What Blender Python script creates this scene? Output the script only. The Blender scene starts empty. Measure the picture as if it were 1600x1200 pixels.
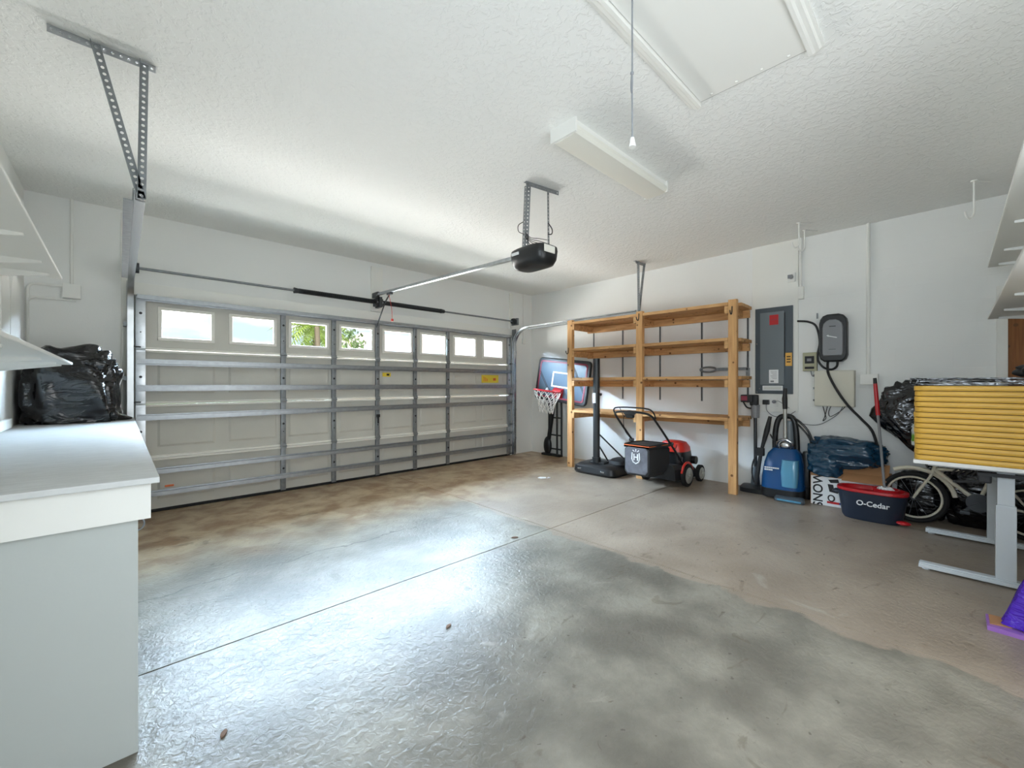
import bpy, bmesh, math, random
from mathutils import Vector, Matrix, noise
R = math.radians
sc = bpy.context.scene
COL = sc.collection
random.seed(7)

# ------------------------------------------------------------------ camera
cam_d = bpy.data.cameras.new('camera')
cam = bpy.data.objects.new('camera', cam_d); COL.objects.link(cam)
cam.location = (0, 0, 1.245)
cam.rotation_euler = (R(90), 0, R(-43.3))
cam_d.sensor_width = 36; cam_d.lens = 651 / 1600 * 36
cam_d.clip_start = 0.02; cam_d.clip_end = 400
sc.camera = cam

# ------------------------------------------------------------------ view, world, lights
sc.view_settings.view_transform = 'Standard'
sc.view_settings.look = 'None'
sc.view_settings.gamma = 1
sc.view_settings.use_curve_mapping = False
sc.view_settings.exposure = 0.13
sc.cycles.max_bounces = 14
sc.cycles.diffuse_bounces = 8
sc.cycles.glossy_bounces = 4
sc.cycles.transparent_max_bounces = 12
sc.cycles.caustics_reflective = False
sc.cycles.caustics_refractive = False
sc.cycles.sample_clamp_indirect = 6

w = bpy.data.worlds.new('sky'); sc.world = w; w.use_nodes = True
wn, wl = w.node_tree.nodes, w.node_tree.links
wn.clear()
wo = wn.new('ShaderNodeOutputWorld'); bg = wn.new('ShaderNodeBackground')
tc = wn.new('ShaderNodeTexCoord'); mp = wn.new('ShaderNodeMapping'); mp.inputs['Scale'].default_value = (1, 1, 3)
nz = wn.new('ShaderNodeTexNoise'); nz.inputs['Scale'].default_value = 5; nz.inputs['Detail'].default_value = 6
cr = wn.new('ShaderNodeValToRGB')
cr.color_ramp.elements[0].position = .42; cr.color_ramp.elements[0].color = (.60, .80, .95, 1)
cr.color_ramp.elements[1].position = .58; cr.color_ramp.elements[1].color = (1, 1, 1, 1)
wl.new(tc.outputs['Generated'], mp.inputs['Vector']); wl.new(mp.outputs['Vector'], nz.inputs['Vector'])
wl.new(nz.outputs['Fac'], cr.inputs['Fac']); wl.new(cr.outputs['Color'], bg.inputs['Color'])
bg.inputs['Strength'].default_value = 1.35
wl.new(bg.outputs['Background'], wo.inputs['Surface'])

def area(name, loc, normal, sx, sy, power, col):
    d = bpy.data.lights.new(name, 'AREA'); d.shape = 'RECTANGLE'; d.size = sx; d.size_y = sy
    d.energy = power; d.color = col
    o = bpy.data.objects.new(name, d); COL.objects.link(o); o.location = loc
    o.rotation_euler = Vector(normal).to_track_quat('-Z', 'Y').to_euler()
    return o
# daylight that falls in through the windows of the garage door: high sky and sunlit driveway
SKY_W, GROUND_W, DOORWAY_FILL_W, WINDOW_FILL_W = 8000, 8600, 40, 62; NEAR_W = GROUND_W * .027
area('sky_daylight', (2.54, 6.42, 2.85), (0, -.64, -.77), 6.4, 1.2, SKY_W, (.62, .80, 1.0))
area('driveway_bounce', (2.54, 9.9, 1.0), (0, -.12, 1), 9.0, 5.8, GROUND_W, (1.0, .97, .93))
area('driveway_bounce_near', (2.54, 6.15, 1.12), (0, -.1, 1), 6.4, .75, NEAR_W, (1.0, .97, .93))
# added fill lamp in an invented open doorway of the back wall, unseen
area('added_doorway_fill', (1.64, -.80, 1.05), (0, 1, -.15), 1.5, 2.05, DOORWAY_FILL_W, (.94, .98, 1.0))
# added fill lamp outside an invented side window in the left wall, unseen
area('added_window_fill', (-.80, .05, 1.60), (1, 0, -.45), 1.1, .95, WINDOW_FILL_W, (.80, .90, 1.0))
sun_d = bpy.data.lights.new('sun', 'SUN'); sun_d.energy = 5; sun_d.angle = R(.5); sun_d.color = (1, .95, .86)
sun = bpy.data.objects.new('sun', sun_d); COL.objects.link(sun)
sun.rotation_euler = Vector((-.28, .7, -.66)).to_track_quat('-Z', 'Y').to_euler()

# ------------------------------------------------------------------ materials
def lin(c):
    return tuple((x / 255 / 12.92) if x / 255 <= .04045 else ((x / 255 + .055) / 1.055) ** 2.4 for x in c)
def mat(name, rgb, rough=.5, metal=0, bump=0, bscale=40, vary=0, vscale=6, stretch=None, coat=0, spec=.5):
    m = bpy.data.materials.new(name); m.use_nodes = True
    n, l = m.node_tree.nodes, m.node_tree.links
    b = n['Principled BSDF']; c = lin(rgb) + (1,)
    b.inputs['Base Color'].default_value = c
    b.inputs['Roughness'].default_value = rough; b.inputs['Metallic'].default_value = metal
    b.inputs['Specular IOR Level'].default_value = spec
    if coat: b.inputs['Coat Weight'].default_value = coat
    t = n.new('ShaderNodeTexCoord'); mpn = n.new('ShaderNodeMapping')
    if stretch: mpn.inputs['Scale'].default_value = stretch
    l.new(t.outputs['Object'], mpn.inputs['Vector'])
    if vary:
        z = n.new('ShaderNodeTexNoise'); z.inputs['Scale'].default_value = vscale; z.inputs['Detail'].default_value = 5
        l.new(mpn.outputs['Vector'], z.inputs['Vector'])
        r = n.new('ShaderNodeValToRGB')
        r.color_ramp.elements[0].position = .3; r.color_ramp.elements[1].position = .7
        r.color_ramp.elements[0].color = tuple(x * (1 - vary) for x in c[:3]) + (1,)
        r.color_ramp.elements[1].color = tuple(min(1, x * (1 + vary)) for x in c[:3]) + (1,)
        l.new(z.outputs['Fac'], r.inputs['Fac']); l.new(r.outputs['Color'], b.inputs['Base Color'])
    if bump:
        z2 = n.new('ShaderNodeTexNoise'); z2.inputs['Scale'].default_value = bscale; z2.inputs['Detail'].default_value = 4
        l.new(mpn.outputs['Vector'], z2.inputs['Vector'])
        bp = n.new('ShaderNodeBump'); bp.inputs['Strength'].default_value = bump; bp.inputs['Distance'].default_value = .01
        l.new(z2.outputs['Fac'], bp.inputs['Height']); l.new(bp.outputs['Normal'], b.inputs['Normal'])
    return m

def ceiling_mat():
    m = mat('knockdown_ceiling', (237, 238, 236), .8, spec=.2)
    n, l = m.node_tree.nodes, m.node_tree.links; b = n['Principled BSDF']
    t = n.new('ShaderNodeTexCoord')
    z = n.new('ShaderNodeTexNoise'); z.inputs['Scale'].default_value = 30; z.inputs['Detail'].default_value = 3
    z.inputs['Distortion'].default_value = .6
    l.new(t.outputs['Object'], z.inputs['Vector'])
    r = n.new('ShaderNodeValToRGB'); r.color_ramp.elements[0].position = .47; r.color_ramp.elements[1].position = .6
    l.new(z.outputs['Fac'], r.inputs['Fac'])
    bp = n.new('ShaderNodeBump'); bp.inputs['Strength'].default_value = .45; bp.inputs['Distance'].default_value = .005
    l.new(r.outputs['Color'], bp.inputs['Height']); l.new(bp.outputs['Normal'], b.inputs['Normal'])
    return m

def block_wall_mat():
    m = mat('painted_block_wall', (236, 237, 235), .6, spec=.3)
    n, l = m.node_tree.nodes, m.node_tree.links; b = n['Principled BSDF']
    t = n.new('ShaderNodeTexCoord'); sp = n.new('ShaderNodeSeparateXYZ'); cb = n.new('ShaderNodeCombineXYZ')
    l.new(t.outputs['Object'], sp.inputs[0]); l.new(sp.outputs['Y'], cb.inputs['X']); l.new(sp.outputs['Z'], cb.inputs['Y'])
    br = n.new('ShaderNodeTexBrick'); br.inputs['Scale'].default_value = 1
    br.inputs['Brick Width'].default_value = .4; br.inputs['Row Height'].default_value = .2
    br.inputs['Mortar Size'].default_value = .006; br.inputs['Mortar Smooth'].default_value = .6
    br.inputs['Color1'].default_value = br.inputs['Color2'].default_value = (1, 1, 1, 1); br.inputs['Mortar'].default_value = (0, 0, 0, 1)
    l.new(cb.outputs[0], br.inputs['Vector'])
    z = n.new('ShaderNodeTexNoise'); z.inputs['Scale'].default_value = 60; z.inputs['Detail'].default_value = 3
    l.new(t.outputs['Object'], z.inputs['Vector'])
    ad = n.new('ShaderNodeMath'); ad.operation = 'MULTIPLY_ADD'; ad.inputs[1].default_value = .25
    l.new(z.outputs['Fac'], ad.inputs[0]); l.new(br.outputs['Color'], ad.inputs[2])
    bp = n.new('ShaderNodeBump'); bp.inputs['Strength'].default_value = .12; bp.inputs['Distance'].default_value = .006
    l.new(ad.outputs[0], bp.inputs['Height']); l.new(bp.outputs['Normal'], b.inputs['Normal'])
    return m

def floor_mat():
    m = bpy.data.materials.new('worn_concrete'); m.use_nodes = True
    n, l = m.node_tree.nodes, m.node_tree.links; b = n['Principled BSDF']
    t = n.new('ShaderNodeTexCoord'); P = t.outputs['Object']
    sp = n.new('ShaderNodeSeparateXYZ'); l.new(P, sp.inputs[0])
    def ns(scale, detail=5, dist=0, rough=.55, off=(0, 0, 0), sx=(1, 1, 1)):
        mm = n.new('ShaderNodeMapping'); mm.inputs['Location'].default_value = off; mm.inputs['Scale'].default_value = sx
        l.new(P, mm.inputs['Vector'])
        z = n.new('ShaderNodeTexNoise'); z.inputs['Scale'].default_value = scale; z.inputs['Detail'].default_value = detail
        z.inputs['Distortion'].default_value = dist; z.inputs['Roughness'].default_value = rough
        l.new(mm.outputs[0], z.inputs['Vector']); return z.outputs['Fac']
    def ramp(f, a, c):
        r = n.new('ShaderNodeMapRange'); r.inputs['From Min'].default_value = a; r.inputs['From Max'].default_value = c
        r.interpolation_type = 'SMOOTHSTEP'; l.new(f, r.inputs['Value']); return r.outputs['Result']
    def math_(op, a, c):
        k = n.new('ShaderNodeMath'); k.operation = op; k.use_clamp = op != 'ADD'
        for i, v in enumerate((a, c)):
            if isinstance(v, (int, float)): k.inputs[i].default_value = v
            else: l.new(v, k.inputs[i])
        return k.outputs[0]
    def mix(f, a, c):
        k = n.new('ShaderNodeMix'); k.data_type = 'RGBA'
        if isinstance(f, (int, float)): k.inputs['Factor'].default_value = f
        else: l.new(f, k.inputs['Factor'])
        for s, v in (('A', a), ('B', c)):
            i = [q for q in k.inputs if q.name == s and q.type == 'RGBA'][0]
            if isinstance(v, tuple): i.default_value = lin(v) + (1,)
            else: l.new(v, i)
        return [q for q in k.outputs if q.type == 'RGBA'][0]
    base = mix(ramp(ns(2.2, 8), .35, .7), (102, 98, 89), (143, 138, 126))
    base = mix(math_('MULTIPLY', ramp(ns(14, 6, .4), .46, .70), .45), base, (116, 110, 101))
    # browner sealed slabs to the right of the long joint
    right = ramp(math_('ADD', sp.outputs['X'], math_('MULTIPLY', ns(4, 6, .5), .30)), 2.775, 2.81)
    rc = mix(ramp(ns(1.6, 6, .4), .3, .75), (138, 125, 111), (160, 147, 132))
    base = mix(right, base, rc)
    # tan rust-tinted bay along the big door
    wob = math_('ADD', sp.outputs['Y'], math_('MULTIPLY', ns(1.2, 5, .5), 1.4))
    tan = math_('MULTIPLY', ramp(wob, 3.9, 5.1), .9)
    tc_ = mix(ramp(ns(4.5, 8, .4, off=(3, 1, 0)), .33, .68), (146, 116, 86), (196, 178, 150))
    base = mix(tan, base, tc_)
    # pale peeled patches
    pale = math_('MULTIPLY', ramp(ns(2.1, 7, 1.1, off=(7, 2, 0)), .66, .74), .34)
    base = mix(pale, base, (186, 182, 170))
    # dark oily blotches and specks
    spot = math_('MULTIPLY', ramp(ns(3.4, 5, 1.3, off=(1, 9, 0), sx=(1, 1.9, 1)), .63, .70), .42)
    base = mix(spot, base, (88, 76, 62))
    oil = math_('MULTIPLY', ramp(ns(9, 4, .6, off=(5, 3, 0), sx=(1, 1.5, 1)), .68, .73), .6)
    base = mix(oil, base, (78, 66, 54))
    speck = math_('MULTIPLY', ramp(ns(30, 2, off=(4, 4, 0)), .70, .74), .6)
    base = mix(speck, base, (70, 62, 54))
    # two long hairline cracks
    def crack(axis, other, pos, amp, wdt, lo, hi):
        d = math_('ADD', sp.outputs[axis], math_('MULTIPLY', ns(2.5, 6), amp))
        k = n.new('ShaderNodeMath'); k.operation = 'SUBTRACT'; l.new(d, k.inputs[0]); k.inputs[1].default_value = pos + amp * .5
        ab = n.new('ShaderNodeMath'); ab.operation = 'ABSOLUTE'; l.new(k.outputs[0], ab.inputs[0])
        line = n.new('ShaderNodeMath'); line.operation = 'LESS_THAN'; l.new(ab.outputs[0], line.inputs[0]); line.inputs[1].default_value = wdt
        lim = math_('MULTIPLY', ramp(sp.outputs[other], lo, lo + .1), ramp(sp.outputs[other], hi, hi - .1))
        return math_('MULTIPLY', line.outputs[0], lim)
    base = mix(math_('MULTIPLY', crack('Y', 'X', 3.22, .3, .006, -.3, 2.6), .7), base, (82, 76, 70))
    l.new(base, b.inputs['Base Color'])
    rr = n.new('ShaderNodeMapRange'); rr.inputs['To Min'].default_value = .24; rr.inputs['To Max'].default_value = .38
    l.new(ns(5, 5), rr.inputs['Value']); l.new(rr.outputs[0], b.inputs['Roughness'])
    b.inputs['Specular IOR Level'].default_value = .18
    hgt = math_('ADD', math_('MULTIPLY', ns(34, 4, .8), 1.0), math_('MULTIPLY', ns(5, 3), .5))
    bp = n.new('ShaderNodeBump'); bp.inputs['Strength'].default_value = .6; bp.inputs['Distance'].default_value = .006
    l.new(hgt, bp.inputs['Height']); l.new(bp.outputs['Normal'], b.inputs['Normal'])
    return m

def wood_mat(name, a, c, scale=(1, 1, 1)):
    m = mat(name, a, .6, spec=.3)
    n, l = m.node_tree.nodes, m.node_tree.links; b = n['Principled BSDF']
    t = n.new('ShaderNodeTexCoord'); mm = n.new('ShaderNodeMapping'); mm.inputs['Scale'].default_value = scale
    l.new(t.outputs['Object'], mm.inputs['Vector'])
    z = n.new('ShaderNodeTexNoise'); z.inputs['Scale'].default_value = 1; z.inputs['Detail'].default_value = 6; z.inputs['Distortion'].default_value = .6
    l.new(mm.outputs[0], z.inputs['Vector'])
    r = n.new('ShaderNodeValToRGB'); r.color_ramp.elements[0].position = .32; r.color_ramp.elements[1].position = .66
    r.color_ramp.elements[0].color = lin(c) + (1,); r.color_ramp.elements[1].color = lin(a) + (1,)
    l.new(z.outputs['Fac'], r.inputs['Fac'])
    v = n.new('ShaderNodeTexVoronoi'); v.inputs['Scale'].default_value = 9
    l.new(t.outputs['Object'], v.inputs['Vector'])
    k = n.new('ShaderNodeMapRange'); k.inputs['From Min'].default_value = .10; k.inputs['From Max'].default_value = .16
    l.new(v.outputs['Distance'], k.inputs['Value'])
    mx = n.new('ShaderNodeMix'); mx.data_type = 'RGBA'; l.new(k.outputs[0], mx.inputs['Factor'])
    ci = [q for q in mx.inputs if q.type == 'RGBA']; ci[0].default_value = lin((112, 76, 44)) + (1,); l.new(r.outputs['Color'], ci[1])
    l.new([q for q in mx.outputs if q.type == 'RGBA'][0], b.inputs['Base Color'])
    return m

def plastic_bag_mat(name, rgb, rough=.2, scale=4, strength=.32):
    m = mat(name, rgb, rough, spec=.6)
    n, l = m.node_tree.nodes, m.node_tree.links; b = n['Principled BSDF']
    t = n.new('ShaderNodeTexCoord'); mm = n.new('ShaderNodeMapping'); mm.inputs['Scale'].default_value = (1, 1, 2.6)
    l.new(t.outputs['Object'], mm.inputs['Vector'])
    z = n.new('ShaderNodeTexNoise'); z.inputs['Scale'].default_value = scale; z.inputs['Detail'].default_value = 3; z.inputs['Distortion'].default_value = 1.6
    l.new(mm.outputs[0], z.inputs['Vector'])
    bp = n.new('ShaderNodeBump'); bp.inputs['Strength'].default_value = strength; bp.inputs['Distance'].default_value = .05
    l.new(z.outputs['Fac'], bp.inputs['Height']); l.new(bp.outputs['Normal'], b.inputs['Normal'])
    return m

def glass_mat():
    m = bpy.data.materials.new('clear_glass'); m.use_nodes = True
    n, l = m.node_tree.nodes, m.node_tree.links; n.clear()
    o = n.new('ShaderNodeOutputMaterial'); tr = n.new('ShaderNodeBsdfTransparent'); gl = n.new('ShaderNodeBsdfGlossy')
    gl.inputs['Roughness'].default_value = .02; tr.inputs['Color'].default_value = (.97, .98, .98, 1)
    mx = n.new('ShaderNodeMixShader'); mx.inputs[0].default_value = .06
    l.new(tr.outputs[0], mx.inputs[1]); l.new(gl.outputs[0], mx.inputs[2]); l.new(mx.outputs[0], o.inputs[0])
    return m

M = {}
M['ceiling'] = ceiling_mat(); M['block'] = block_wall_mat(); M['floor'] = floor_mat(); M['glass'] = glass_mat()
M['wall'] = mat('painted_wall', (236, 237, 235), .6, bump=.05, bscale=90, spec=.3)
M['white'] = mat('white_paint', (236, 236, 232), .5, spec=.35)
M['greypaint'] = mat('pale_grey_paint', (188, 193, 191), .5, bump=.03, bscale=60, spec=.3)
M['trimwhite'] = mat('white_painted_wood', (236, 236, 231), .5, bump=.08, bscale=30, stretch=(1, 1, 6), spec=.35)
M['benchtop'] = mat('worn_white_paint', (206, 208, 208), .55, bump=.25, bscale=35, vary=.07, vscale=12, stretch=(1, 3, 1))
M['doorskin'] = mat('grey_beige_door_paint', (200, 198, 190), .55, vary=.04, vscale=3)
M['rail'] = mat('pale_section_edge', (232, 230, 222), .45)
M['galv'] = mat('galvanised_steel', (186, 190, 194), .34, 1, vary=.10, vscale=22)
M['trackzinc'] = mat('bright_zinc_track', (212, 214, 216), .27, 1, vary=.05, vscale=18)
M['galvdull'] = mat('dull_galvanised_steel', (138, 142, 145), .5, .75, vary=.12, vscale=30)
M['strutsteel'] = mat('zinc_strut_steel', (160, 164, 168), .38, .9, vary=.10, vscale=22)
M['darksteel'] = mat('dark_steel', (70, 72, 74), .4, .8)
M['black'] = mat('black_plastic', (22, 23, 25), .38)
M['softblack'] = mat('matt_black_plastic', (34, 35, 37), .6)
M['rubber'] = mat('black_rubber', (18, 18, 19), .75)
M['pine'] = wood_mat('pine_lumber', (216, 172, 120), (184, 138, 90), (26, 3, 26))
M['pinepost'] = wood_mat('pine_post', (220, 174, 120), (190, 142, 92), (26, 26, 2.5))
M['brown'] = wood_mat('stained_door_wood', (164, 108, 62), (128, 80, 44), (30, 30, 2))
M['yellow'] = mat('yellow_vinyl', (214, 168, 68), .45, vary=.05, vscale=5)
M['lens'] = mat('cream_acrylic_lens', (236, 235, 226), .35)
M['panel'] = mat('dark_grey_enamel', (74, 83, 90), .4)
M['panelin'] = mat('mid_grey_enamel', (112, 120, 126), .4)
M['beige'] = mat('beige_enamel', (206, 203, 188), .45)
M['olive'] = mat('olive_beige_plastic', (168, 166, 138), .5)
M['chargrey'] = mat('grey_satin_plastic', (132, 134, 138), .35)
M['red'] = mat('red_plastic', (184, 28, 36), .3)
M['mowred'] = mat('orange_red_plastic', (206, 50, 40), .3)
M['orange'] = mat('orange_plastic', (214, 104, 48), .5)
M['stickery'] = mat('yellow_sticker', (226, 200, 60), .5)
M['stickero'] = mat('tan_label', (226, 174, 82), .5)
M['paper'] = mat('white_paper', (232, 234, 236), .6)
M['ink'] = mat('black_ink', (24, 24, 28), .6)
M['blueink'] = mat('navy_ink', (38, 56, 140), .6)
M['blue'] = mat('blue_plastic', (16, 72, 126), .25)
M['tank'] = mat('translucent_blue_tank', (88, 148, 178), .12)
M['bucket'] = mat('navy_bucket_plastic', (34, 44, 60), .4)
M['card'] = mat('brown_cardboard', (172, 126, 86), .7, vary=.05)
M['deskwhite'] = mat('white_laminate', (226, 226, 224), .4)
M['leg'] = mat('pale_grey_powder_coat', (198, 204, 208), .4)
M['bag'] = plastic_bag_mat('black_bin_bag', (6, 6, 9), .17)
M['teal'] = plastic_bag_mat('dark_teal_bin_bag', (14, 56, 82), .16)
M['purple'] = plastic_bag_mat('purple_film', (78, 34, 186), .2, 14, .6)
M['lilac'] = mat('lilac_plastic', (150, 104, 182), .35)
M['clearbag'] = plastic_bag_mat('pale_plastic_bag', (214, 222, 222), .25, 20)
M['green'] = mat('leaf_green_print', (110, 170, 50), .5)
M['board'] = mat('smoked_acrylic_board', (88, 106, 122), .18, spec=.6)
M['maroon'] = mat('maroon_print', (142, 44, 66), .4)
M['net'] = mat('white_net_cord', (226, 224, 218), .7)
M['bagcloth'] = mat('charcoal_mesh_cloth', (98, 98, 104), .8, bump=.3, bscale=60, vary=.2, vscale=14)
M['chrome'] = mat('chrome', (200, 202, 204), .2, 1)
M['silver'] = mat('silver_paint', (176, 176, 170), .35, .6)
M['rimwhite'] = mat('white_rim', (214, 208, 190), .4)
M['cord'] = mat('black_cable', (26, 26, 28), .5)
M['cordgrey'] = mat('grey_cable', (128, 130, 134), .5)
M['redcord'] = mat('red_cord', (206, 60, 50), .6)
M['palm'] = mat('palm_leaf', (150, 170, 76), .6, vary=.3)
M['leafy'] = mat('tree_leaf', (110, 134, 84), .7, vary=.3, vscale=2)
M['bark'] = mat('bark', (120, 104, 86), .9)
M['grass'] = mat('lawn', (96, 120, 62), .9, vary=.2, vscale=1)
M['drive'] = mat('driveway_concrete', (190, 186, 176), .8, vary=.06, vscale=2)
M['stucco'] = mat('pink_beige_stucco', (226, 204, 188), .8)
M['rooftile'] = mat('pale_roof_tile', (222, 206, 198), .8, vary=.1, vscale=3)
M['jointdirt'] = mat('dirt_filled_joint', (58, 48, 40), .9)
M['leaf'] = mat('dry_leaf', (96, 66, 42), .8)

# ------------------------------------------------------------------ mesh builder
class MB:
    def __init__(s): s.bm = bmesh.new(); s.mi = 0
    def _done(s, vs, mtx=None):
        fs = {f for v in vs for f in v.link_faces}
        for f in fs: f.material_index = s.mi
        if mtx is not None: bmesh.ops.transform(s.bm, matrix=mtx, verts=vs)
        return s
    def box(s, lo, hi, rot=None, bev=0):
        c = [(a + b) / 2 for a, b in zip(lo, hi)]; d = [abs(b - a) for a, b in zip(lo, hi)]
        r = bmesh.ops.create_cube(s.bm, size=1, matrix=Matrix.Diagonal((*d, 1)))
        vs = r['verts']
        if bev:
            es = list({e for v in vs for e in v.link_edges})
            q = bmesh.ops.bevel(s.bm, geom=es, offset=bev, segments=2, affect='EDGES', profile=.6)
            vs = list({v for f in q['faces'] for v in f.verts} | {v for v in vs if v.is_valid})
            more = {v for v in vs for f in v.link_faces for v in f.verts}; vs = list(more)
        mt = Matrix.Translation(c)
        if rot is not None: mt = mt @ rot.to_4x4()
        return s._done(vs, mt)
    def bar(s, p0, p1, wd, ht, up=(0, 0, 1), bev=0):
        p0, p1 = Vector(p0), Vector(p1); d = p1 - p0; L = d.length; z = d.normalized()
        u = Vector(up); x = u.cross(z)
        if x.length < 1e-4: x = Vector((1, 0, 0)).cross(z)
        x.normalize(); y = z.cross(x)
        m3 = Matrix((x, y, z)).transposed()
        c = (p0 + p1) / 2
        a = Vector((wd / 2, ht / 2, L / 2))
        return s.box(c - a, c + a, m3, bev)
    def cyl(s, p0, p1, r0, r1=None, seg=16):
        r1 = r0 if r1 is None else r1
        return s.tube([p0, p1], [r0, r1], seg)
    def tube(s, pts, r, seg=8, closed=False, cap=True):
        pts = [Vector(p) for p in pts]; n = len(pts)
        rs = r if isinstance(r, (list, tuple)) else [r] * n
        rings = []; px = None
        for i, p in enumerate(pts):
            a = pts[(i - 1) % n] if (i > 0 or closed) else p
            b = pts[(i + 1) % n] if (i < n - 1 or closed) else p
            t = (b - a).normalized() if (b - a).length > 1e-9 else Vector((0, 0, 1))
            if px is None:
                px = t.orthogonal().normalized()
            else:
                px = (px - t * px.dot(t))
                px = px.normalized() if px.length > 1e-6 else t.orthogonal().normalized()
            py = t.cross(px)
            rings.append([s.bm.verts.new(p + (px * math.cos(k * 2 * math.pi / seg) + py * math.sin(k * 2 * math.pi / seg)) * rs[i]) for k in range(seg)])
        m = n if closed else n - 1
        for i in range(m):
            A, B = rings[i], rings[(i + 1) % n]
            for k in range(seg):
                f = s.bm.faces.new((A[k], A[(k + 1) % seg], B[(k + 1) % seg], B[k])); f.material_index = s.mi
        if cap and not closed:
            f = s.bm.faces.new(rings[0][::-1]); f.material_index = s.mi
            f = s.bm.faces.new(rings[-1]); f.material_index = s.mi
        return s
    def torus(s, c, Rr, r, axis=(0, 0, 1), seg=40, rseg=8, sx=1, sy=1):
        q = Vector(axis).to_track_quat('Z', 'Y'); c = Vector(c)
        return s.tube([c + q @ Vector((Rr * sx * math.cos(t * 2 * math.pi / seg), Rr * sy * math.sin(t * 2 * math.pi / seg), 0)) for t in range(seg)], r, rseg, closed=True)
    def disc(s, c, r, axis, th=.004, seg=20):
        c = Vector(c); a = Vector(axis).normalized()
        return s.tube([c - a * th / 2, c + a * th / 2], r, seg)
    def ball(s, c, rad, sub=3, rot=None):
        r = bmesh.ops.create_icosphere(s.bm, subdivisions=sub, radius=1)
        mt = Matrix.Translation(c)
        if rot is not None: mt = mt @ rot.to_4x4()
        return s._done(r['verts'], mt @ Matrix.Diagonal((*rad, 1)))
    def loft(s, rings, cap=True):
        vr = [[s.bm.verts.new(p) for p in ring] for ring in rings]; n = len(vr[0])
        for A, B in zip(vr, vr[1:]):
            for k in range(n):
                f = s.bm.faces.new((A[k], A[(k + 1) % n], B[(k + 1) % n], B[k])); f.material_index = s.mi
        if cap:
            f = s.bm.faces.new(vr[0][::-1]); f.material_index = s.mi
            f = s.bm.faces.new(vr[-1]); f.material_index = s.mi
        return s
    def prism(s, poly, vec):
        vec = Vector(vec)
        return s.loft([[Vector(p) for p in poly], [Vector(p) + vec for p in poly]])
    def quad(s, *ps):
        f = s.bm.faces.new([s.bm.verts.new(p) for p in ps]); f.material_index = s.mi; return s
    def perf(s, p0, p1, wdir, wd, pitch=.03, hole=.0062, th=.0022):
        """flat steel strap with a row of round holes"""
        p0, p1 = Vector(p0), Vector(p1); L = (p1 - p0).length; d = (p1 - p0).normalized()
        wv = Vector(wdir); wv = (wv - d * wv.dot(d)).normalized(); nrm = d.cross(wv)
        n = max(1, round(L / pitch)); st = L / n
        for i in range(n):
            c = p0 + d * (st * (i + .5)) + wv * wd / 2
            def pt(a, b, k): return c + d * a + wv * b + nrm * (k * th / 2)
            out = [(-st/2, -wd/2), (0, -wd/2), (st/2, -wd/2), (st/2, 0), (st/2, wd/2), (0, wd/2), (-st/2, wd/2), (-st/2, 0)]
            inn = [(hole * math.cos(R(225 + 45 * j)), hole * math.sin(R(225 + 45 * j))) for j in range(8)]
            V = {}
            for k in (-1, 1):
                V[k, 0] = [s.bm.verts.new(pt(a, b, k)) for a, b in out]
                V[k, 1] = [s.bm.verts.new(pt(a, b, k)) for a, b in inn]
            for j in range(8):
                q = (j + 1) % 8
                for f in ((V[1,0][j], V[1,0][q], V[1,1][q], V[1,1][j]), (V[-1,0][q], V[-1,0][j], V[-1,1][j], V[-1,1][q]),
                          (V[1,1][j], V[1,1][q], V[-1,1][q], V[-1,1][j]), (V[-1,0][j], V[-1,0][q], V[1,0][q], V[1,0][j])):
                    ff = s.bm.faces.new(f); ff.material_index = s.mi
        return s
    def angle(s, p0, p1, d1, d2, wd, pitch=.03, hole=.0062):
        s.perf(p0, p1, d1, wd, pitch, hole); s.perf(p0, p1, d2, wd, pitch, hole); return s
    def build(s, name, mats, parent=None, smooth=False, ang=40, world=True):
        me = bpy.data.meshes.new(name)
        bmesh.ops.recalc_face_normals(s.bm, faces=s.bm.faces[:])
        s.bm.to_mesh(me); s.bm.free()
        for m in (mats if isinstance(mats, (list, tuple)) else [mats]): me.materials.append(M[m] if isinstance(m, str) else m)
        if smooth:
            for p in me.polygons: p.use_smooth = True
            me.set_sharp_from_angle(angle=R(ang))
        o = bpy.data.objects.new(name, me); COL.objects.link(o)
        if parent is not None:
            o.parent = parent; WM[o.name] = WM[parent.name].copy()
            if world: me.transform(WM[parent.name].inverted())
        else: WM[o.name] = Matrix.Identity(4)
        return o
WM = {}

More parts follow.
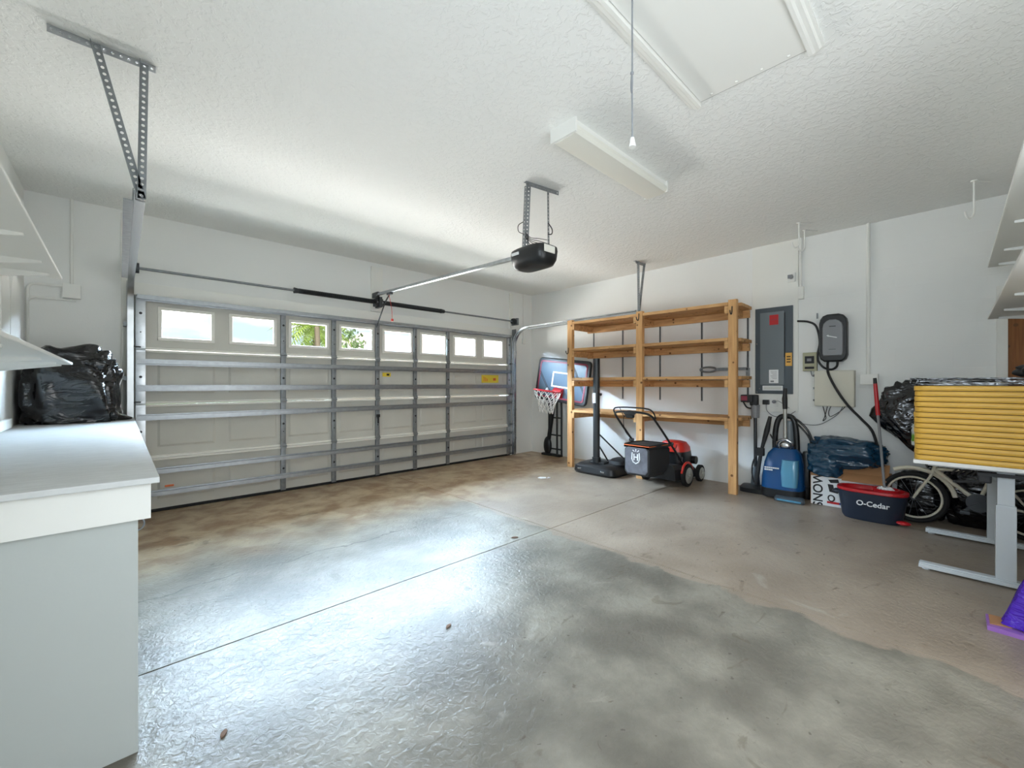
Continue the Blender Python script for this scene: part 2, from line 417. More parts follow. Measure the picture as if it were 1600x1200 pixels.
def tag(o, label=None, cat=None, group=None, kind=None):
    if label: o['label'] = label
    if cat: o['category'] = cat
    if group: o['group'] = group
    if kind: o['kind'] = kind
    return o
def thing(name, label, cat, loc=(0, 0, 0), group=None):
    o = bpy.data.objects.new(name, None); COL.objects.link(o); o.location = loc; o.empty_display_size = .05
    WM[o.name] = Matrix.Translation(loc)
    return tag(o, label, cat, group)
def solo(mb, name, mats, label, cat, loc, group=None, smooth=False, ang=40):
    """a thing that is a single mesh, its origin at its base"""
    o = mb.build(name, mats, None, smooth, ang)
    o.data.transform(Matrix.Translation(-Vector(loc))); o.location = loc; WM[o.name] = Matrix.Translation(loc)
    return tag(o, label, cat, group)
def struct(name, mb, mats, parent=None, smooth=False):
    o = mb.build(name, mats, parent, smooth)
    if parent is None: tag(o, kind='structure')
    return o
def textmesh(name, body, size, origin, xdir, ydir, m, parent, ext=.0008, bold=0, align='CENTER'):
    cu = bpy.data.curves.new(name, 'FONT'); cu.body = body; cu.size = size; cu.extrude = ext; cu.offset = bold
    cu.align_x = align; cu.align_y = 'CENTER'
    to = bpy.data.objects.new(name, cu); COL.objects.link(to)
    dg = bpy.context.evaluated_depsgraph_get(); dg.update()
    me = bpy.data.meshes.new_from_object(to.evaluated_get(dg))
    bpy.data.objects.remove(to); bpy.data.curves.remove(cu)
    x, y = Vector(xdir).normalized(), Vector(ydir).normalized(); z = x.cross(y)
    mt = Matrix((x, y, z)).transposed().to_4x4(); mt.translation = origin
    me.transform(WM[parent.name].inverted() @ mt); me.materials.clear(); me.materials.append(M[m])
    o = bpy.data.objects.new(name, me); COL.objects.link(o); o.parent = parent; WM[o.name] = WM[parent.name].copy()
    return o
def bez(p0, p1, p2, p3, n=12):
    P = [Vector(p) for p in (p0, p1, p2, p3)]
    return [P[0] * (1-t)**3 + P[1] * 3*t*(1-t)**2 + P[2] * 3*t*t*(1-t) + P[3] * t**3 for t in [i / n for i in range(n + 1)]]
def spline(pts, n=8):
    P = [Vector(p) for p in pts]; out = []
    for i in range(len(P) - 1):
        a, b, c, d = P[max(i-1, 0)], P[i], P[i+1], P[min(i+2, len(P)-1)]
        for k in range(n):
            t = k / n
            out.append(.5 * ((2*b) + (-a + c)*t + (2*a - 5*b + 4*c - d)*t*t + (-a + 3*b - 3*c + d)*t**3))
    out.append(P[-1]); return out
def sack(mb, c, rad, seed, z0=None, p=.7, amp=.14, freq=2.2, sub=5, fold=.05):
    """soft crumpled sack: a boxy blob with large lumps and sharp creases, resting flat on z0"""
    r = bmesh.ops.create_icosphere(mb.bm, subdivisions=sub, radius=1); off = Vector((seed * 3.7, seed * 1.3, seed * 2.9))
    for v in r['verts']:
        n = v.co.normalized()
        q = Vector([math.copysign(abs(x) ** p, x) for x in n])
        k = 1 + amp * noise.noise(n * freq + off)
        rg = noise.ridged_multi_fractal(Vector((n.x * 2.4, n.y * 2.4, n.z * 3.6)) + off, .9, 2.1, 3, 1.0, 2.0)
        k -= fold * (rg - .8)
        v.co = Vector((c[0] + q.x * rad[0] * k, c[1] + q.y * rad[1] * k, c[2] + q.z * rad[2] * k))
        if z0 is not None and v.co.z < z0: v.co.z = z0
    for v in r['verts']:
        for f in v.link_faces: f.material_index = mb.mi
    return mb

# ------------------------------------------------------------------ the setting
XL, XR, YD, YB, H = -.585, 5.565, 5.37, -.62, 2.88
JX, JY = 4.95, -1.45          # recess behind the back shelves
b = MB()
jx, jy, g = 2.705, 2.385, .0045
for x0, x1 in ((XL - .15, jx - g), (jx + g, XR + .15)):
    for y0, y1 in ((JY - .15, jy - g), (jy + g, YD + .17)):
        b.box((x0, y0, -.10), (x1, y1, 0))
b.mi = 1; b.box((XL - .15, JY - .15, -.12), (XR + .15, YD + .17, -.008))
struct('floor', b, ['floor', 'jointdirt'])
b = MB().box((XL - .15, JY - .15, H), (XR + .15, YD + .17, H + .12)); struct('ceiling', b, 'ceiling')
WY0, WY1, WZ0, WZ1 = -.50, .60, 1.10, 2.05
b = MB(); b.box((XL - .15, YB - .15, 0), (XL, WY0, H)); b.box((XL - .15, WY1, 0), (XL, YD, H)); b.box((XL - .15, WY0, 0), (XL, WY1, WZ0)); b.box((XL - .15, WY0, WZ1), (XL, WY1, H))
struct('wall_left', b, 'wall')
b = MB()
for lo, hi in (((WY0, WZ0), (WY1, WZ0 + .05)), ((WY0, WZ1 - .05), (WY1, WZ1)), ((WY0, WZ0 + .05), (WY0 + .05, WZ1 - .05)), ((WY1 - .05, WZ0 + .05), (WY1, WZ1 - .05)), ((.03, WZ0 + .05), (.07, WZ1 - .05))):
    b.box((XL - .11, lo[0], lo[1]), (XL - .05, hi[0], hi[1]))
wd = struct('added_window_1', b, 'white')  # window added out of view so the fill lamp can shine in
MB().box((XL - .085, WY0 + .05, WZ0 + .05), (XL - .08, WY1 - .05, WZ1 - .05)).build('window_pane', 'glass', wd)
b = MB(); b.box((XR, JY - .15, 0), (XR + .15, YD, H)); struct('wall_right', b, 'block')
b = MB(); b.box((XL - .15, YB - .15, 0), (.87, YB, H)); b.box((2.41, YB - .15, 0), (JX, YB, H)); b.box((.87, YB - .15, 2.08), (2.41, YB, H)); b.box((JX - .15, JY, 0), (JX, YB - .15, H)); b.box((JX - .15, JY - .15, 0), (XR, JY, H))  # with a doorway gap added for the fill lamp
# closed passage added behind the invented doorway to keep the sun out
b.box((.7, -2.3, 0), (2.6, -2.2, H)); b.box((.6, -2.3, 0), (.7, YB - .15, H)); b.box((2.6, -2.3, 0), (2.7, YB - .15, H)); b.box((.6, -2.3, H), (2.7, YB - .15, H + .12)); b.box((.6, -2.3, -.12), (2.7, YB - .15, -.001))
struct('wall_back', b, 'wall')
OX0, OX1, OZ = .16, 4.92, 2.04
b = MB(); b.box((XL - .15, YD, 0), (OX0, YD + .17, H)); b.box((OX1, YD, 0), (XR + .15, YD + .17, H)); b.box((OX0, YD, OZ), (OX1, YD + .17, H))
struct('wall_front', b, 'wall')
# boards on the door wall
def trim(k, lo, hi, bev=.003): struct('trim_%d' % k, MB().box(lo, hi, bev=bev), 'trimwhite')
trim(1, (.012, 5.34, 0), (.098, YD, 2.85))
trim(2, (4.985, 5.34, 0), (5.06, YD, 2.84))
trim(3, (2.45, 5.335, 2.22), (2.61, YD, 2.82))
trim(4, (.10, 5.322, 2.092), (4.98, YD, 2.21))
trim(5, (XR - .018, 1.20, .92), (XR, 1.668, H))           # painted backing board of the panel
# board cladding on the left wall above the bench, with a narrowing gap
b = MB()
b.prism([(XL, 4.30, 1.42), (XL, 4.60, 1.42), (XL, 4.60, 1.88), (XL, 4.52, 2.06), (XL, 4.30, 2.06)], (.02, 0, 0))
b.prism([(XL, 4.615, 1.42), (XL, 5.02, 1.42), (XL, 5.02, 2.0), (XL, 4.95, 2.05), (XL, 4.72, 2.05), (XL, 4.63, 1.88)], (.02, 0, 0))
struct('trim_6', b, 'white')
trim(7, (XL, 1.85, .932), (XL + .03, 4.62, 1.0), .008)
# side door in the recess of the right wall
d = MB().box((XR - .03, -1.14, 0), (XR, -.315, 2.03)); d1 = struct('door_1', d, 'brown')
MB().box((XR - .05, -.315, 0), (XR, -.252, 2.09)).box((XR - .05, -1.205, 0), (XR, -1.14, 2.09)).box((XR - .05, -1.14, 2.03), (XR, -.315, 2.09)).build('door_frame', 'trimwhite', d1)
MB().ball((XR - .075, -1.08, 1.0), (.028, .028, .028), 2).cyl((XR - .07, -1.08, 1.0), (XR - .02, -1.08, 1.0), .012).build('door_handle', 'galv', d1, True)

# ------------------------------------------------------------------ garage door
DX0, DX1, DY = .11, 4.97, 5.335
SEAMS = [.018, .527, 1.05, 1.575, 2.085]
gd = thing('garage_door', 'wide grey sectional garage door with a row of eight small windows', 'garage door', ((DX0 + DX1) / 2, DY, 0))
pitch = (DX1 - DX0 - .20) / 8
wc = [DX0 + .10 + pitch * (k + .5) for k in range(8)]
stx = [1.378, 1.95, 2.525, 3.095, 3.66]
for i in range(4):
    z0, z1 = SEAMS[i] + .002, SEAMS[i + 1] - .002
    s = MB()
    if i < 3:
        s.box((DX0, DY, z0), (DX1, 5.368, z1))
        for c in wc:
            hw, zz0, zz1 = pitch / 2 - .06, z0 + .10, z1 - .10
            o = [(c - hw, DY, zz0), (c + hw, DY, zz0), (c + hw, DY, zz1), (c - hw, DY, zz1)]
            q = [(c - hw + .02, DY - .009, zz0 + .02), (c + hw - .02, DY - .009, zz0 + .02), (c + hw - .02, DY - .009, zz1 - .02), (c - hw + .02, DY - .009, zz1 - .02)]
            s.loft([o, q])
    else:
        wz0, wz1, hw = 1.685, 1.985, .215
        s.box((DX0, DY, z0), (DX1, 5.368, wz0)); s.box((DX0, DY, wz1), (DX1, 5.368, z1))
        xs = [DX0] + [v for c in wc for v in (c - hw, c + hw)] + [DX1]
        for a, c in zip(xs[::2], xs[1::2]): s.box((a, DY, wz0), (c, 5.368, wz1))
    # rolled seam edges, painted paler as if lit from above, broken at the stiles
    s.mi = 1
    ed = [DX0 + .075] + [v for x in stx for v in (x - .03, x + .03)] + [DX1 - .075]
    for a, c in zip(ed[::2], ed[1::2]):
        if i > 0: s.box((a, DY - .022, z0 + .003), (c, DY, z0 + .022), bev=.003)
        if i < 3: s.box((a, DY - .032, z1 - .022), (c, DY, z1 - .003), bev=.003)
    sec = s.build('door_section', ['doorskin', 'rail'], gd)
    if i == 3: sec['label'] = 'top door section with eight windows'
    if i == 3:
        for c in wc:
            f = MB()
            for lo, hi in (((c - hw - .014, DY - .012, wz0 - .014), (c + hw + .014, DY + .02, wz0 + .018)), ((c - hw - .014, DY - .012, wz1 - .018), (c + hw + .014, DY + .02, wz1 + .014)),
                           ((c - hw - .014, DY - .012, wz0 + .018), (c - hw + .018, DY + .02, wz1 - .018)), ((c + hw - .018, DY - .012, wz0 + .018), (c + hw + .014, DY + .02, wz1 - .018))):
                f.box(lo, hi, bev=.003)
            f.build('window_frame', 'rail', sec)
            MB().box((c - hw + .004, DY + .008, wz0 + .004), (c + hw - .004, DY + .012, wz1 - .004)).build('window_pane', 'glass', sec)
    for j, x in enumerate([DX0 + .037] + stx + [DX1 - .037]):
        e = j in (0, 6); hw2 = .037 if e else .026
        t = MB(); t.box((x - hw2, DY - .030, z0 + .002), (x + hw2, DY, z1 - .002), bev=.003)
        if i > 0:   # hinge over the seam below
            t.box((x - .03, DY - .036, z0 - .028), (x + .03, DY - .030, z0 + .028)); t.cyl((x - .034, DY - .036, z0), (x + .034, DY - .036, z0), .009, seg=10)
        t.mi = 1
        zc = (z0 + z1) / 2
        t.disc((x, DY - .031, zc + (.09 if i == 3 else -.0)), .012, (0, 1, 0)); t.disc((x, DY - .031, zc - .09), .006, (0, 1, 0))
        if e:
            sx = -1 if j == 0 else 1
            t.mi = 2; t.cyl((x, DY - .04, z0 + .02), (x + sx * .055, DY - .06, z0 + .02), .007, seg=8)
        t.build('stile', ['galv' if e else 'galvdull', 'ink', 'darksteel'], sec, True)
for z in (2.068, 1.455, 1.205, .925, .40, .187):
    t = MB(); y0 = DY - .031
    t.box((DX0 + .01, y0 - .050, z - .017), (DX1 - .01, y0 - .048, z + .017))
    t.box((DX0 + .01, y0 - .050, z + .015), (DX1 - .01, y0 - .002, z + .017)); t.box((DX0 + .01, y0 - .050, z - .017), (DX1 - .01, y0 - .002, z - .015))
    t.box((DX0 + .01, y0 - .004, z + .016), (DX1 - .01, y0 - .001, z + .030)); t.box((DX0 + .01, y0 - .004, z - .030), (DX1 - .01, y0 - .001, z - .016))
    t.build('strut', 'strutsteel', gd)
MB().box((DX0, DY - .012, 0), (DX1, 5.369, .030), bev=.008).build('bottom_seal', 'rubber', gd)
k = MB().box((4.33, DY - .0115, 1.265), (4.70, DY - .0095, 1.395)); k.mi = 1
for a in range(5): k.box((4.37 + .02 * a, DY - .0122, 1.29), (4.38 + .02 * a, DY - .0115, 1.37 - .01 * a))
k.box((4.58, DY - .0122, 1.30), (4.64, DY - .0115, 1.345)); k.build('warning_sticker', ['stickery', 'orange'], gd)['label'] = 'large yellow warning sticker'
k = MB().box((2.60, DY - .0115, 1.345), (2.72, DY - .0095, 1.40)); k.mi = 1; k.box((2.66, DY - .0122, 1.36), (2.70, DY - .0115, 1.385)); k.build('warning_sticker', ['stickery', 'ink'], gd)['label'] = 'small yellow warning sticker'
MB().box((.325, DY - .02, .232), (.395, DY - .008, .25), bev=.003).build('latch_slot', 'orange', gd)['label'] = 'small orange latch slot'
MB().box((2.50, DY - .06, .80), (2.545, DY - .03, .84), bev=.006).bar((2.52, DY - .05, .72), (2.52, DY - .05, .82), .016, .012).build('lift_handle', 'black', gd)

# tracks
def track(x, sx, label, lo_hang, hi_hang, legs, y0=2.84):
    y1, zt, rr = 5.262, 2.20, .32
    t = thing('garage_door_track', label, 'door track', (x, y1, 0), 'garage door tracks')
    path = [(x, y1, .012)] + [(x, y1 - rr + rr * math.cos(R(a)), zt - rr + rr * math.sin(R(a))) for a in range(0, 91, 9)] + [(x, y0, zt)]
    m = MB(); P = [Vector(p) for p in path]
    prof = [(-.022, -.026), (-.022, .026), (.022, .026), (.022, .016), (.018, .016), (.018, .022), (-.018, .022), (-.018, -.022), (.018, -.022), (.018, -.016), (.022, -.016), (.022, -.026)]
    rings = []
    for i, p in enumerate(P):
        a, c = P[max(i - 1, 0)], P[min(i + 1, len(P) - 1)]
        tg = (c - a).normalized(); nn = Vector((1, 0, 0)).cross(tg)
        rings.append([p + Vector((-sx * u, 0, 0)) + nn * v for u, v in prof])
    m.loft(rings); m.build('track_rail', 'trackzinc', t, True)
    MB().box((x + sx * .023, y0, zt - .03), (x + sx * .026, 4.95, zt + .034)).box((x + sx * .026, y0, zt - .03), (x + sx * .062, 4.95, zt - .027)).build('stiffening_angle', 'galvdull', t)
    q = MB(); q.box((x + sx * .023, y1 - .03, .05), (x + sx * .026, 5.337, 2.20))
    for z in (.3, .8, 1.3, 1.8):
        q.box((x + sx * .02, y1 - .01, z - .02), (x + sx * .05, 5.337, z + .02)); q.cyl((x + sx * .022, y1, z), (x + sx * .034, y1, z), .009, seg=6)
    q.build('jamb_bracket', 'galvdull', t)
    hh = MB(); hh.angle((lo_hang, y0 - .02, H - .002), (hi_hang, y0 - .02, H - .002), (0, 0, -1), (0, 1, 0), .034); hh.build('ceiling_angle', 'galv', t)
    for lx in legs:
        hh = MB(); hh.angle((lx, y0 - .024, H - .012), (x + sx * .01, y0 - .024, zt - .02), (1, 0, 0), (0, -1, 0), .034, .03, .0075); hh.build('hanger_leg', 'galvdull', t)
    return t
track(.075, -1, 'galvanised door track at the left end of the big door', -.24, .136, (-.10, .075))
track(5.005, 1, 'galvanised door track at the right end of the big door, beside the shelves', 4.97, 5.19, (5.0, 5.16), 2.91)

# torsion shaft
ts = thing('torsion_spring_shaft', 'steel torsion shaft with two long black springs above the garage door', 'torsion spring', (2.52, 5.24, 2.33))
MB().cyl((.02, 5.24, 2.33), (5.04, 5.24, 2.33), .013, seg=14).build('shaft', 'galvdull', ts, True)
def spring(x0, x1):
    n = 170; pts = []; rs = []
    for i in range(n + 1):
        pts.append((x0 + (x1 - x0) * i / n, 5.24, 2.33)); rs.append(.031 if i % 2 else .026)
    MB().tube(pts, rs, 14).build('spring', 'black', ts, True, 80)
spring(1.52, 2.47); spring(2.57, 3.49)
for x in (1.50, 3.51): MB().cyl((x - .03, 5.24, 2.33), (x + .03, 5.24, 2.33), .034, .026).build('winding_cone', 'darksteel', ts, True)
MB().box((2.47, 5.24, 2.28), (2.57, 5.333, 2.38)).box((2.50, 5.20, 2.26), (2.54, 5.333, 2.40), bev=.006).build('centre_bracket', 'darksteel', ts)
for x in (.105, 4.975):
    MB().cyl((x - .03, 5.24, 2.33), (x + .03, 5.24, 2.33), .048, seg=20).torus((x, 5.24, 2.33), .05, .006, (1, 0, 0), 24, 6).build('cable_drum', 'darksteel', ts, True)
for x in (.045, 5.035): MB().box((x - .02, 5.19, 2.27), (x + .02, 5.338, 2.39), bev=.004).build('end_bearing_plate', 'galvdull', ts)

# opener
op = thing('garage_door_opener', 'black garage door opener hung from the ceiling with a long steel rail', 'garage door opener', (2.50, 2.38, 2.19))
MB().bar((2.47, 2.55, 2.325), (2.47, 5.20, 2.425), .022, .030).bar((2.47, 2.55, 2.311), (2.47, 5.20, 2.411), .034, .005).build('rail', 'galv', op)
MB().box((2.455, 5.17, 2.39), (2.485, 5.335, 2.455), bev=.004).build('header_bracket', 'darksteel', op)
m = MB()
def sq(cx, cy, hx, hy, z, p=3.2, n=36):
    out = []
    for i in range(n):
        a = 2 * math.pi * i / n; ca, sa = math.cos(a), math.sin(a)
        out.append((cx + hx * math.copysign(abs(ca) ** (2 / p), ca), cy + hy * math.copysign(abs(sa) ** (2 / p), sa), z))
    return out
m.loft([sq(2.49, 2.38, .07, .13, 2.195), sq(2.49, 2.38, .105, .17, 2.208), sq(2.49, 2.38, .128, .19, 2.25), sq(2.49, 2.38, .135, .2, 2.315), sq(2.49, 2.38, .13, .196, 2.345), sq(2.49, 2.38, .11, .17, 2.358)])
m.build('motor_housing', 'black', op, True, 50)
MB().box((2.40, 2.176, 2.28), (2.52, 2.184, 2.335)).build('light_lens', 'lens', op)
MB().box((2.348, 2.42, 2.295), (2.358, 2.50, 2.318), bev=.003).build('badge', 'paper', op)
MB().angle((2.38, 2.36, H - .002), (2.71, 2.30, H - .002), (0, 0, -1), (0, 1, 0), .034).build('ceiling_angle', 'galvdull', op)
MB().angle((2.42, 2.39, H - .012), (2.43, 2.43, 2.352), (1, -.3, 0), (.2, 1, 0), .036).build('hanger_strap', 'galvdull', op)
MB().perf((2.60, 2.33, H - .012), (2.585, 2.31, 2.352), (1, .2, 0), .026).build('hanger_strap', 'galvdull', op)
w1 = MB()
for k in range(4):
    w1.tube(spline([(2.43, 2.42, 2.50 - .012 * k), (2.47, 2.40, 2.455 - .012 * k), (2.53, 2.36, 2.45 - .02 * k), (2.585, 2.315, 2.44 - .03 * k)]), .0028, 6)
w1.tube(spline([(2.42, 2.43, 2.58), (2.39, 2.46, 2.55), (2.395, 2.46, 2.50), (2.43, 2.43, 2.48)]), .003, 6)
w1.tube(spline([(2.59, 2.31, 2.58), (2.615, 2.29, 2.53), (2.61, 2.29, 2.49), (2.585, 2.31, 2.485)]), .0045, 6)
w1.tube(spline([(2.43, 2.42, 2.46), (2.46, 2.40, 2.40), (2.50, 2.37, 2.352)]), .0028, 6)
w1.build('wiring', 'cord', op, True)
MB().bar((2.49, 4.87, 2.405), (2.49, 5.02, 2.30), .022, .006, (1, 0, 0)).bar((2.49, 5.02, 2.30), (2.49, 5.275, 2.0), .022, .006, (1, 0, 0)).box((2.46, 4.83, 2.37), (2.50, 4.93, 2.425), bev=.006).build('door_arm', 'darksteel', op)
MB().tube(spline([(2.47, 4.88, 2.37), (2.50, 4.87, 2.2), (2.515, 4.88, 2.06)]), .003, 6).bar((2.50, 4.88, 2.055), (2.53, 4.88, 2.055), .01, .03).build('release_cord', 'redcord', op)

# ------------------------------------------------------------------ ceiling things
cl = thing('ceiling_light', 'long white box ceiling light with a cream wraparound lens', 'ceiling light', (2.625, 1.685, H))
MB().box((2.03, 1.60, 2.835), (3.22, 1.77, H)).box((2.025, 1.583, 2.793), (2.04, 1.787, H)).box((3.21, 1.583, 2.793), (3.225, 1.787, H)).build('housing', 'white', cl)
pr = [(1.588, 2.84), (1.584, 2.815), (1.60, 2.795), (1.63, 2.787), (1.74, 2.787), (1.77, 2.795), (1.786, 2.815), (1.782, 2.84)]
MB().prism([(2.041, y, z) for y, z in pr], (1.168, 0, 0)).build('lens', 'lens', cl, True, 20)

at = thing('attic_hatch', 'white attic ladder hatch with moulded trim in the ceiling', 'attic hatch', (1.75, .75, H))
MB().box((1.05, .49, H - .012), (2.435, 1.0, H - .004)).build('hatch_panel', 'white', at)
def crown(y0, s):
    pr = [(y0, H), (y0, H - .012), (y0 + s * .012, H - .014), (y0 + s * .02, H - .024), (y0 + s * .036, H - .026), (y0 + s * .046, H - .034), (y0 + s * .062, H - .034), (y0 + s * .062, H)]
    MB().prism([(1.0, y, z) for y, z in pr], (1.455, 0, 0)).build('hatch_trim', 'white', at)
crown(1.066, -1); crown(.424, 1)
MB().box((2.436, .488, H - .006), (2.446, 1.003, H - .001)).build('hatch_gap', 'ink', at)
for y in (.56, .68, .80, .93): MB().ball((2.41, y, H - .013), (.008, .008, .004), 2).build('screw_head', 'white', at, True)
pc = thing('pull_cord', 'thin grey pull cord with a knotted loop hanging from the attic hatch', 'pull cord', (1.268, .75, H - .01))
MB().tube([(1.268, .75, H - .012), (1.268, .75, 2.32), (1.266, .75, 2.29), (1.269, .75, 2.08)], .003, 6).torus((1.262, .748, 2.262), .03, .0025, (.7, -.7, 0), 20, 6, .3, 1).ball((1.267, .75, 2.30), (.006, .006, .008), 2).build('cord', 'cordgrey', pc, True)
MB().cyl((1.269, .75, 2.082), (1.269, .75, 2.05), .006, .012, 12).build('cord_end', 'white', pc, True)

def hook(x, y, L, label, tip=-1):
    m = MB().tube(spline([(x, y, H), (x, y, H - L * .55), (x, y, H - L * .85), (x + .015 * tip, y - .02 * tip, H - L), (x + .045 * tip, y - .04 * tip, H - L + .01), (x + .055 * tip, y - .05 * tip, H - L + .05)], 6), .007, 8).disc((x, y, H - .004), .02, (0, 0, 1), .008)
    m.tube([(x, y, H - .006), (x + .11, y - .09, H - .006)], .006, 6)
    return solo(m, 'ceiling_hook', 'white', label, 'hook', (x, y, H), 'white utility hooks in the ceiling', True)
hook(5.02, 1.08, .25, 'white bent ceiling hook nearer the middle of the room, above the electrical panel')
hook(5.30, 1.09, .22, 'white ceiling hook close to the right wall above the electrical panel')
hook(5.0, -.11, .30, 'white ceiling hook above the yellow stack at the far right')

# ------------------------------------------------------------------ left side: shelves, bench, bag
def wall_shelf(x0, x1, y0, y1, z, th, battens, along, label, grp):
    t = thing('wall_shelf', label, 'shelf', ((x0 + x1) / 2, (y0 + y1) / 2, z), grp)
    MB().box((x0, y0, z), (x1, y1, z + th), bev=.004).build('shelf_board', 'white', t)
    for v in battens:
        if along == 'y': m = MB().prism([(x0, v - .011, z - .055), (x0, v - .011, z), (x1 - .05, v - .011, z), (x1 - .05, v - .011, z - .012)], (0, .022, 0))
        else: m = MB().prism([(v - .011, y0, z - .055), (v - .011, y0, z), (v - .011, y1 - .05, z), (v - .011, y1 - .05, z - .012)], (.022, 0, 0))
        m.build('bracket', 'white', t)
    return t
wall_shelf(XL + .001, -.30, 1.70, 4.42, 2.0, .018, (1.9, 2.55, 3.2, 3.85, 4.25), 'y', 'high white shelf on the left wall, ending above the bench', 'white wall shelves')
wall_shelf(XL + .001, -.25, 1.70, 4.45, 1.385, .018, (2.3, 3.3, 4.0, 4.35), 'y', 'low white shelf on the left wall just above the bin bag', 'white wall shelves')
def back_shelf(z, label):
    t = wall_shelf(2.42, JX - .05, YB + .001, -.178, z, .018, (2.8, 3.6, 4.3, 4.78), 'x', label, 'white wall shelves')
back_shelf(2.145, 'upper white shelf on the back wall at the far right, above the yellow stack')
back_shelf(1.745, 'lower white shelf on the back wall at the far right, above the yellow stack')

wb = thing('workbench', 'worn white painted workbench along the left wall', 'workbench', (-.24, 3.6, 0))
MB().box((XL + .001, 1.85, .91), (.10, 5.30, .93), bev=.003).build('bench_top', 'benchtop', wb)
MB().box((XL + .001, 1.872, .79), (.078, 1.892, .91)).box((.06, 1.892, .79), (.078, 5.30, .91)).build('apron', 'white', wb)
MB().box((XL + .001, 1.894, .001), (.046, 1.912, .91)).box((.028, 1.912, .001), (.046, 5.30, .91)).build('end_panel', 'greypaint', wb)
MB().torus((.052, 2.5, .62), .03, .003, (0, 1, 0), 20, 6).build('wire_ring', 'cordgrey', wb)
s = sack(MB(), (-.28, 5.035, 1.17), (.285, .27, .37), 3, .932, p=.55, amp=.10, fold=.10)
s2 = s.tube(spline([(-.1, 4.95, .985), (.0, 4.95, .96), (.08, 4.99, .945)], 6), [.07] * 4 + [.05, .04, .035, .03, .025, .02, .015, .012, .008], 10)
for v in s.bm.verts:
    v.co.x = max(v.co.x, XL + .012); v.co.y = min(v.co.y, 5.30); v.co.z = max(v.co.z, .932)
solo(s, 'bin_bag', 'bag', 'big black bin bag sitting on the white workbench', 'bin bag', (-.28, 5.0, .93), smooth=True, ang=60)

# conduits and boxes
def conduit(pts, r, label, cat='conduit', name='conduit', box=None, m='white', grp='white conduits on the walls'):
    t = thing(name, label, cat, pts[-1], grp)
    MB().tube(pts, r, 10).build('pipe', m, t, True)
    if box: MB().box(*box, bev=.004).build('junction_box', m, t)
    return t
c1 = conduit([(-.308, YD - .012, H), (-.308, YD - .012, 2.12)], .011, 'white conduit down the left end of the door wall to a junction box', box=((-.362, YD - .05, 2.0), (-.25, YD - .001, 2.125)))
for z, zb in ((2.10, 1.45), (1.985, 1.40)):
    MB().tube([(-.36 if z > 2 else -.28, YD - .012, z)] + [(XL + .07 - .05 * math.sin(R(a)) , YD - .012, z - .05 + .05 * math.cos(R(a))) for a in range(0, 91, 15)] + [(XL + .02, YD - .012, zb)], .011, 10).build('pipe', 'white', c1, True)
conduit([(5.33, YD - .008, H), (5.33, YD - .008, 2.05)], .007, 'thin conduit to a small white box in the far right corner', box=((5.292, YD - .04, 1.97), (5.368, YD - .001, 2.065)))
conduit([(XR - .016, .60, H), (XR - .016, .60, 1.34)], .016, 'long white conduit down the right wall right of the charger', box=((XR - .06, .52, 1.24), (XR - .001, .66, 1.345)))
conduit([(XR - .016, 1.178, H), (XR - .016, 1.178, 2.32)], .014, 'short white conduit ending in a box above the electrical panel', box=((XR - .05, 1.145, 2.19), (XR - .001, 1.195, 2.33)))
ls = thing('outlet_box', 'small white outlet with a plug high above the electrical panel', 'outlet', (XR - .02, 1.27, 2.45), None)
MB().box((XR - .045, 1.225, 2.40), (XR - .019, 1.30, 2.50), bev=.004).build('outlet_plate', 'white', ls)
MB().cyl((XR - .09, 1.262, 2.45), (XR - .045, 1.262, 2.45), .022, seg=12).box((XR - .10, 1.24, 2.43), (XR - .07, 1.285, 2.47), bev=.004).build('plug', 'chargrey', ls)

# ------------------------------------------------------------------ pine shelving
sh = thing('shelving_unit', 'tall homemade pine shelving unit against the right wall', 'shelving unit', (5.2, 2.85, 0))
posts = [(4.95, 3.96), (5.0, 2.84), (5.055, 1.715)]
def fx(y): return 5.055 + (y - 1.715) * (4.95 - 5.055) / (3.96 - 1.715)
for x, y in posts: MB().box((x - .03, y - .0445, 0), (x + .03, y + .0445, 2.20), bev=.004).build('post', 'pinepost', sh)
for zt in (2.175, 1.775, 1.335, .862):
    for k in range(4):
        bw = .128; y0, y1 = 1.665, 4.0
        off = .034 + k * (bw + .006) if k else -.028 + .062
        xa = .034 + k * (bw + .006)
        for ya, yb in ((y0, 2.835), (2.845, y1)):
            if k == 0: ya2, yb2 = (ya + (.05 if ya == y0 else .05), yb - .05 if yb != y1 else yb - .09)
            dz = random.uniform(-.004, .004)
            p = [(fx(ya) + xa - .06, ya), (fx(yb) + xa - .06, yb), (fx(yb) + xa - .06 + bw, yb), (fx(ya) + xa - .06 + bw, ya)]
            if k == 0:  # front board is let in between the posts
                ya_, yb_ = (1.762, 2.793) if ya == y0 else (2.887, 3.913)
                p = [(fx(ya_) - .028, ya_), (fx(yb_) - .028, yb_), (fx(yb_) + xa - .06 + bw, yb_), (fx(ya_) + xa - .06 + bw, ya_)]
            else:
                p = [(x + .0, y) for x, y in p]
            p = [(min(x, XR - .045), y) for x, y in p]
            MB().prism([(x, y, zt - .036 + dz) for x, y in p], (0, 0, .036)).build('shelf_board', 'pine', sh)
    MB().prism([(fx(1.69) + .455, 1.69, zt - .13), (fx(1.69) + .492, 1.69, zt - .13), (fx(3.99) + .492, 3.99, zt - .13), (fx(3.99) + .455, 3.99, zt - .13)], (0, 0, .088)).build('rear_rail', 'pine', sh)
    for x, y in posts:
        yy = y + (.0445 + .02 if y < 3 else -.0445 - .02)
        MB().box((x - .03, yy - .019, zt - .125), (x + .45, yy + .019, zt - .042)).build('cross_rail', 'pine', sh)
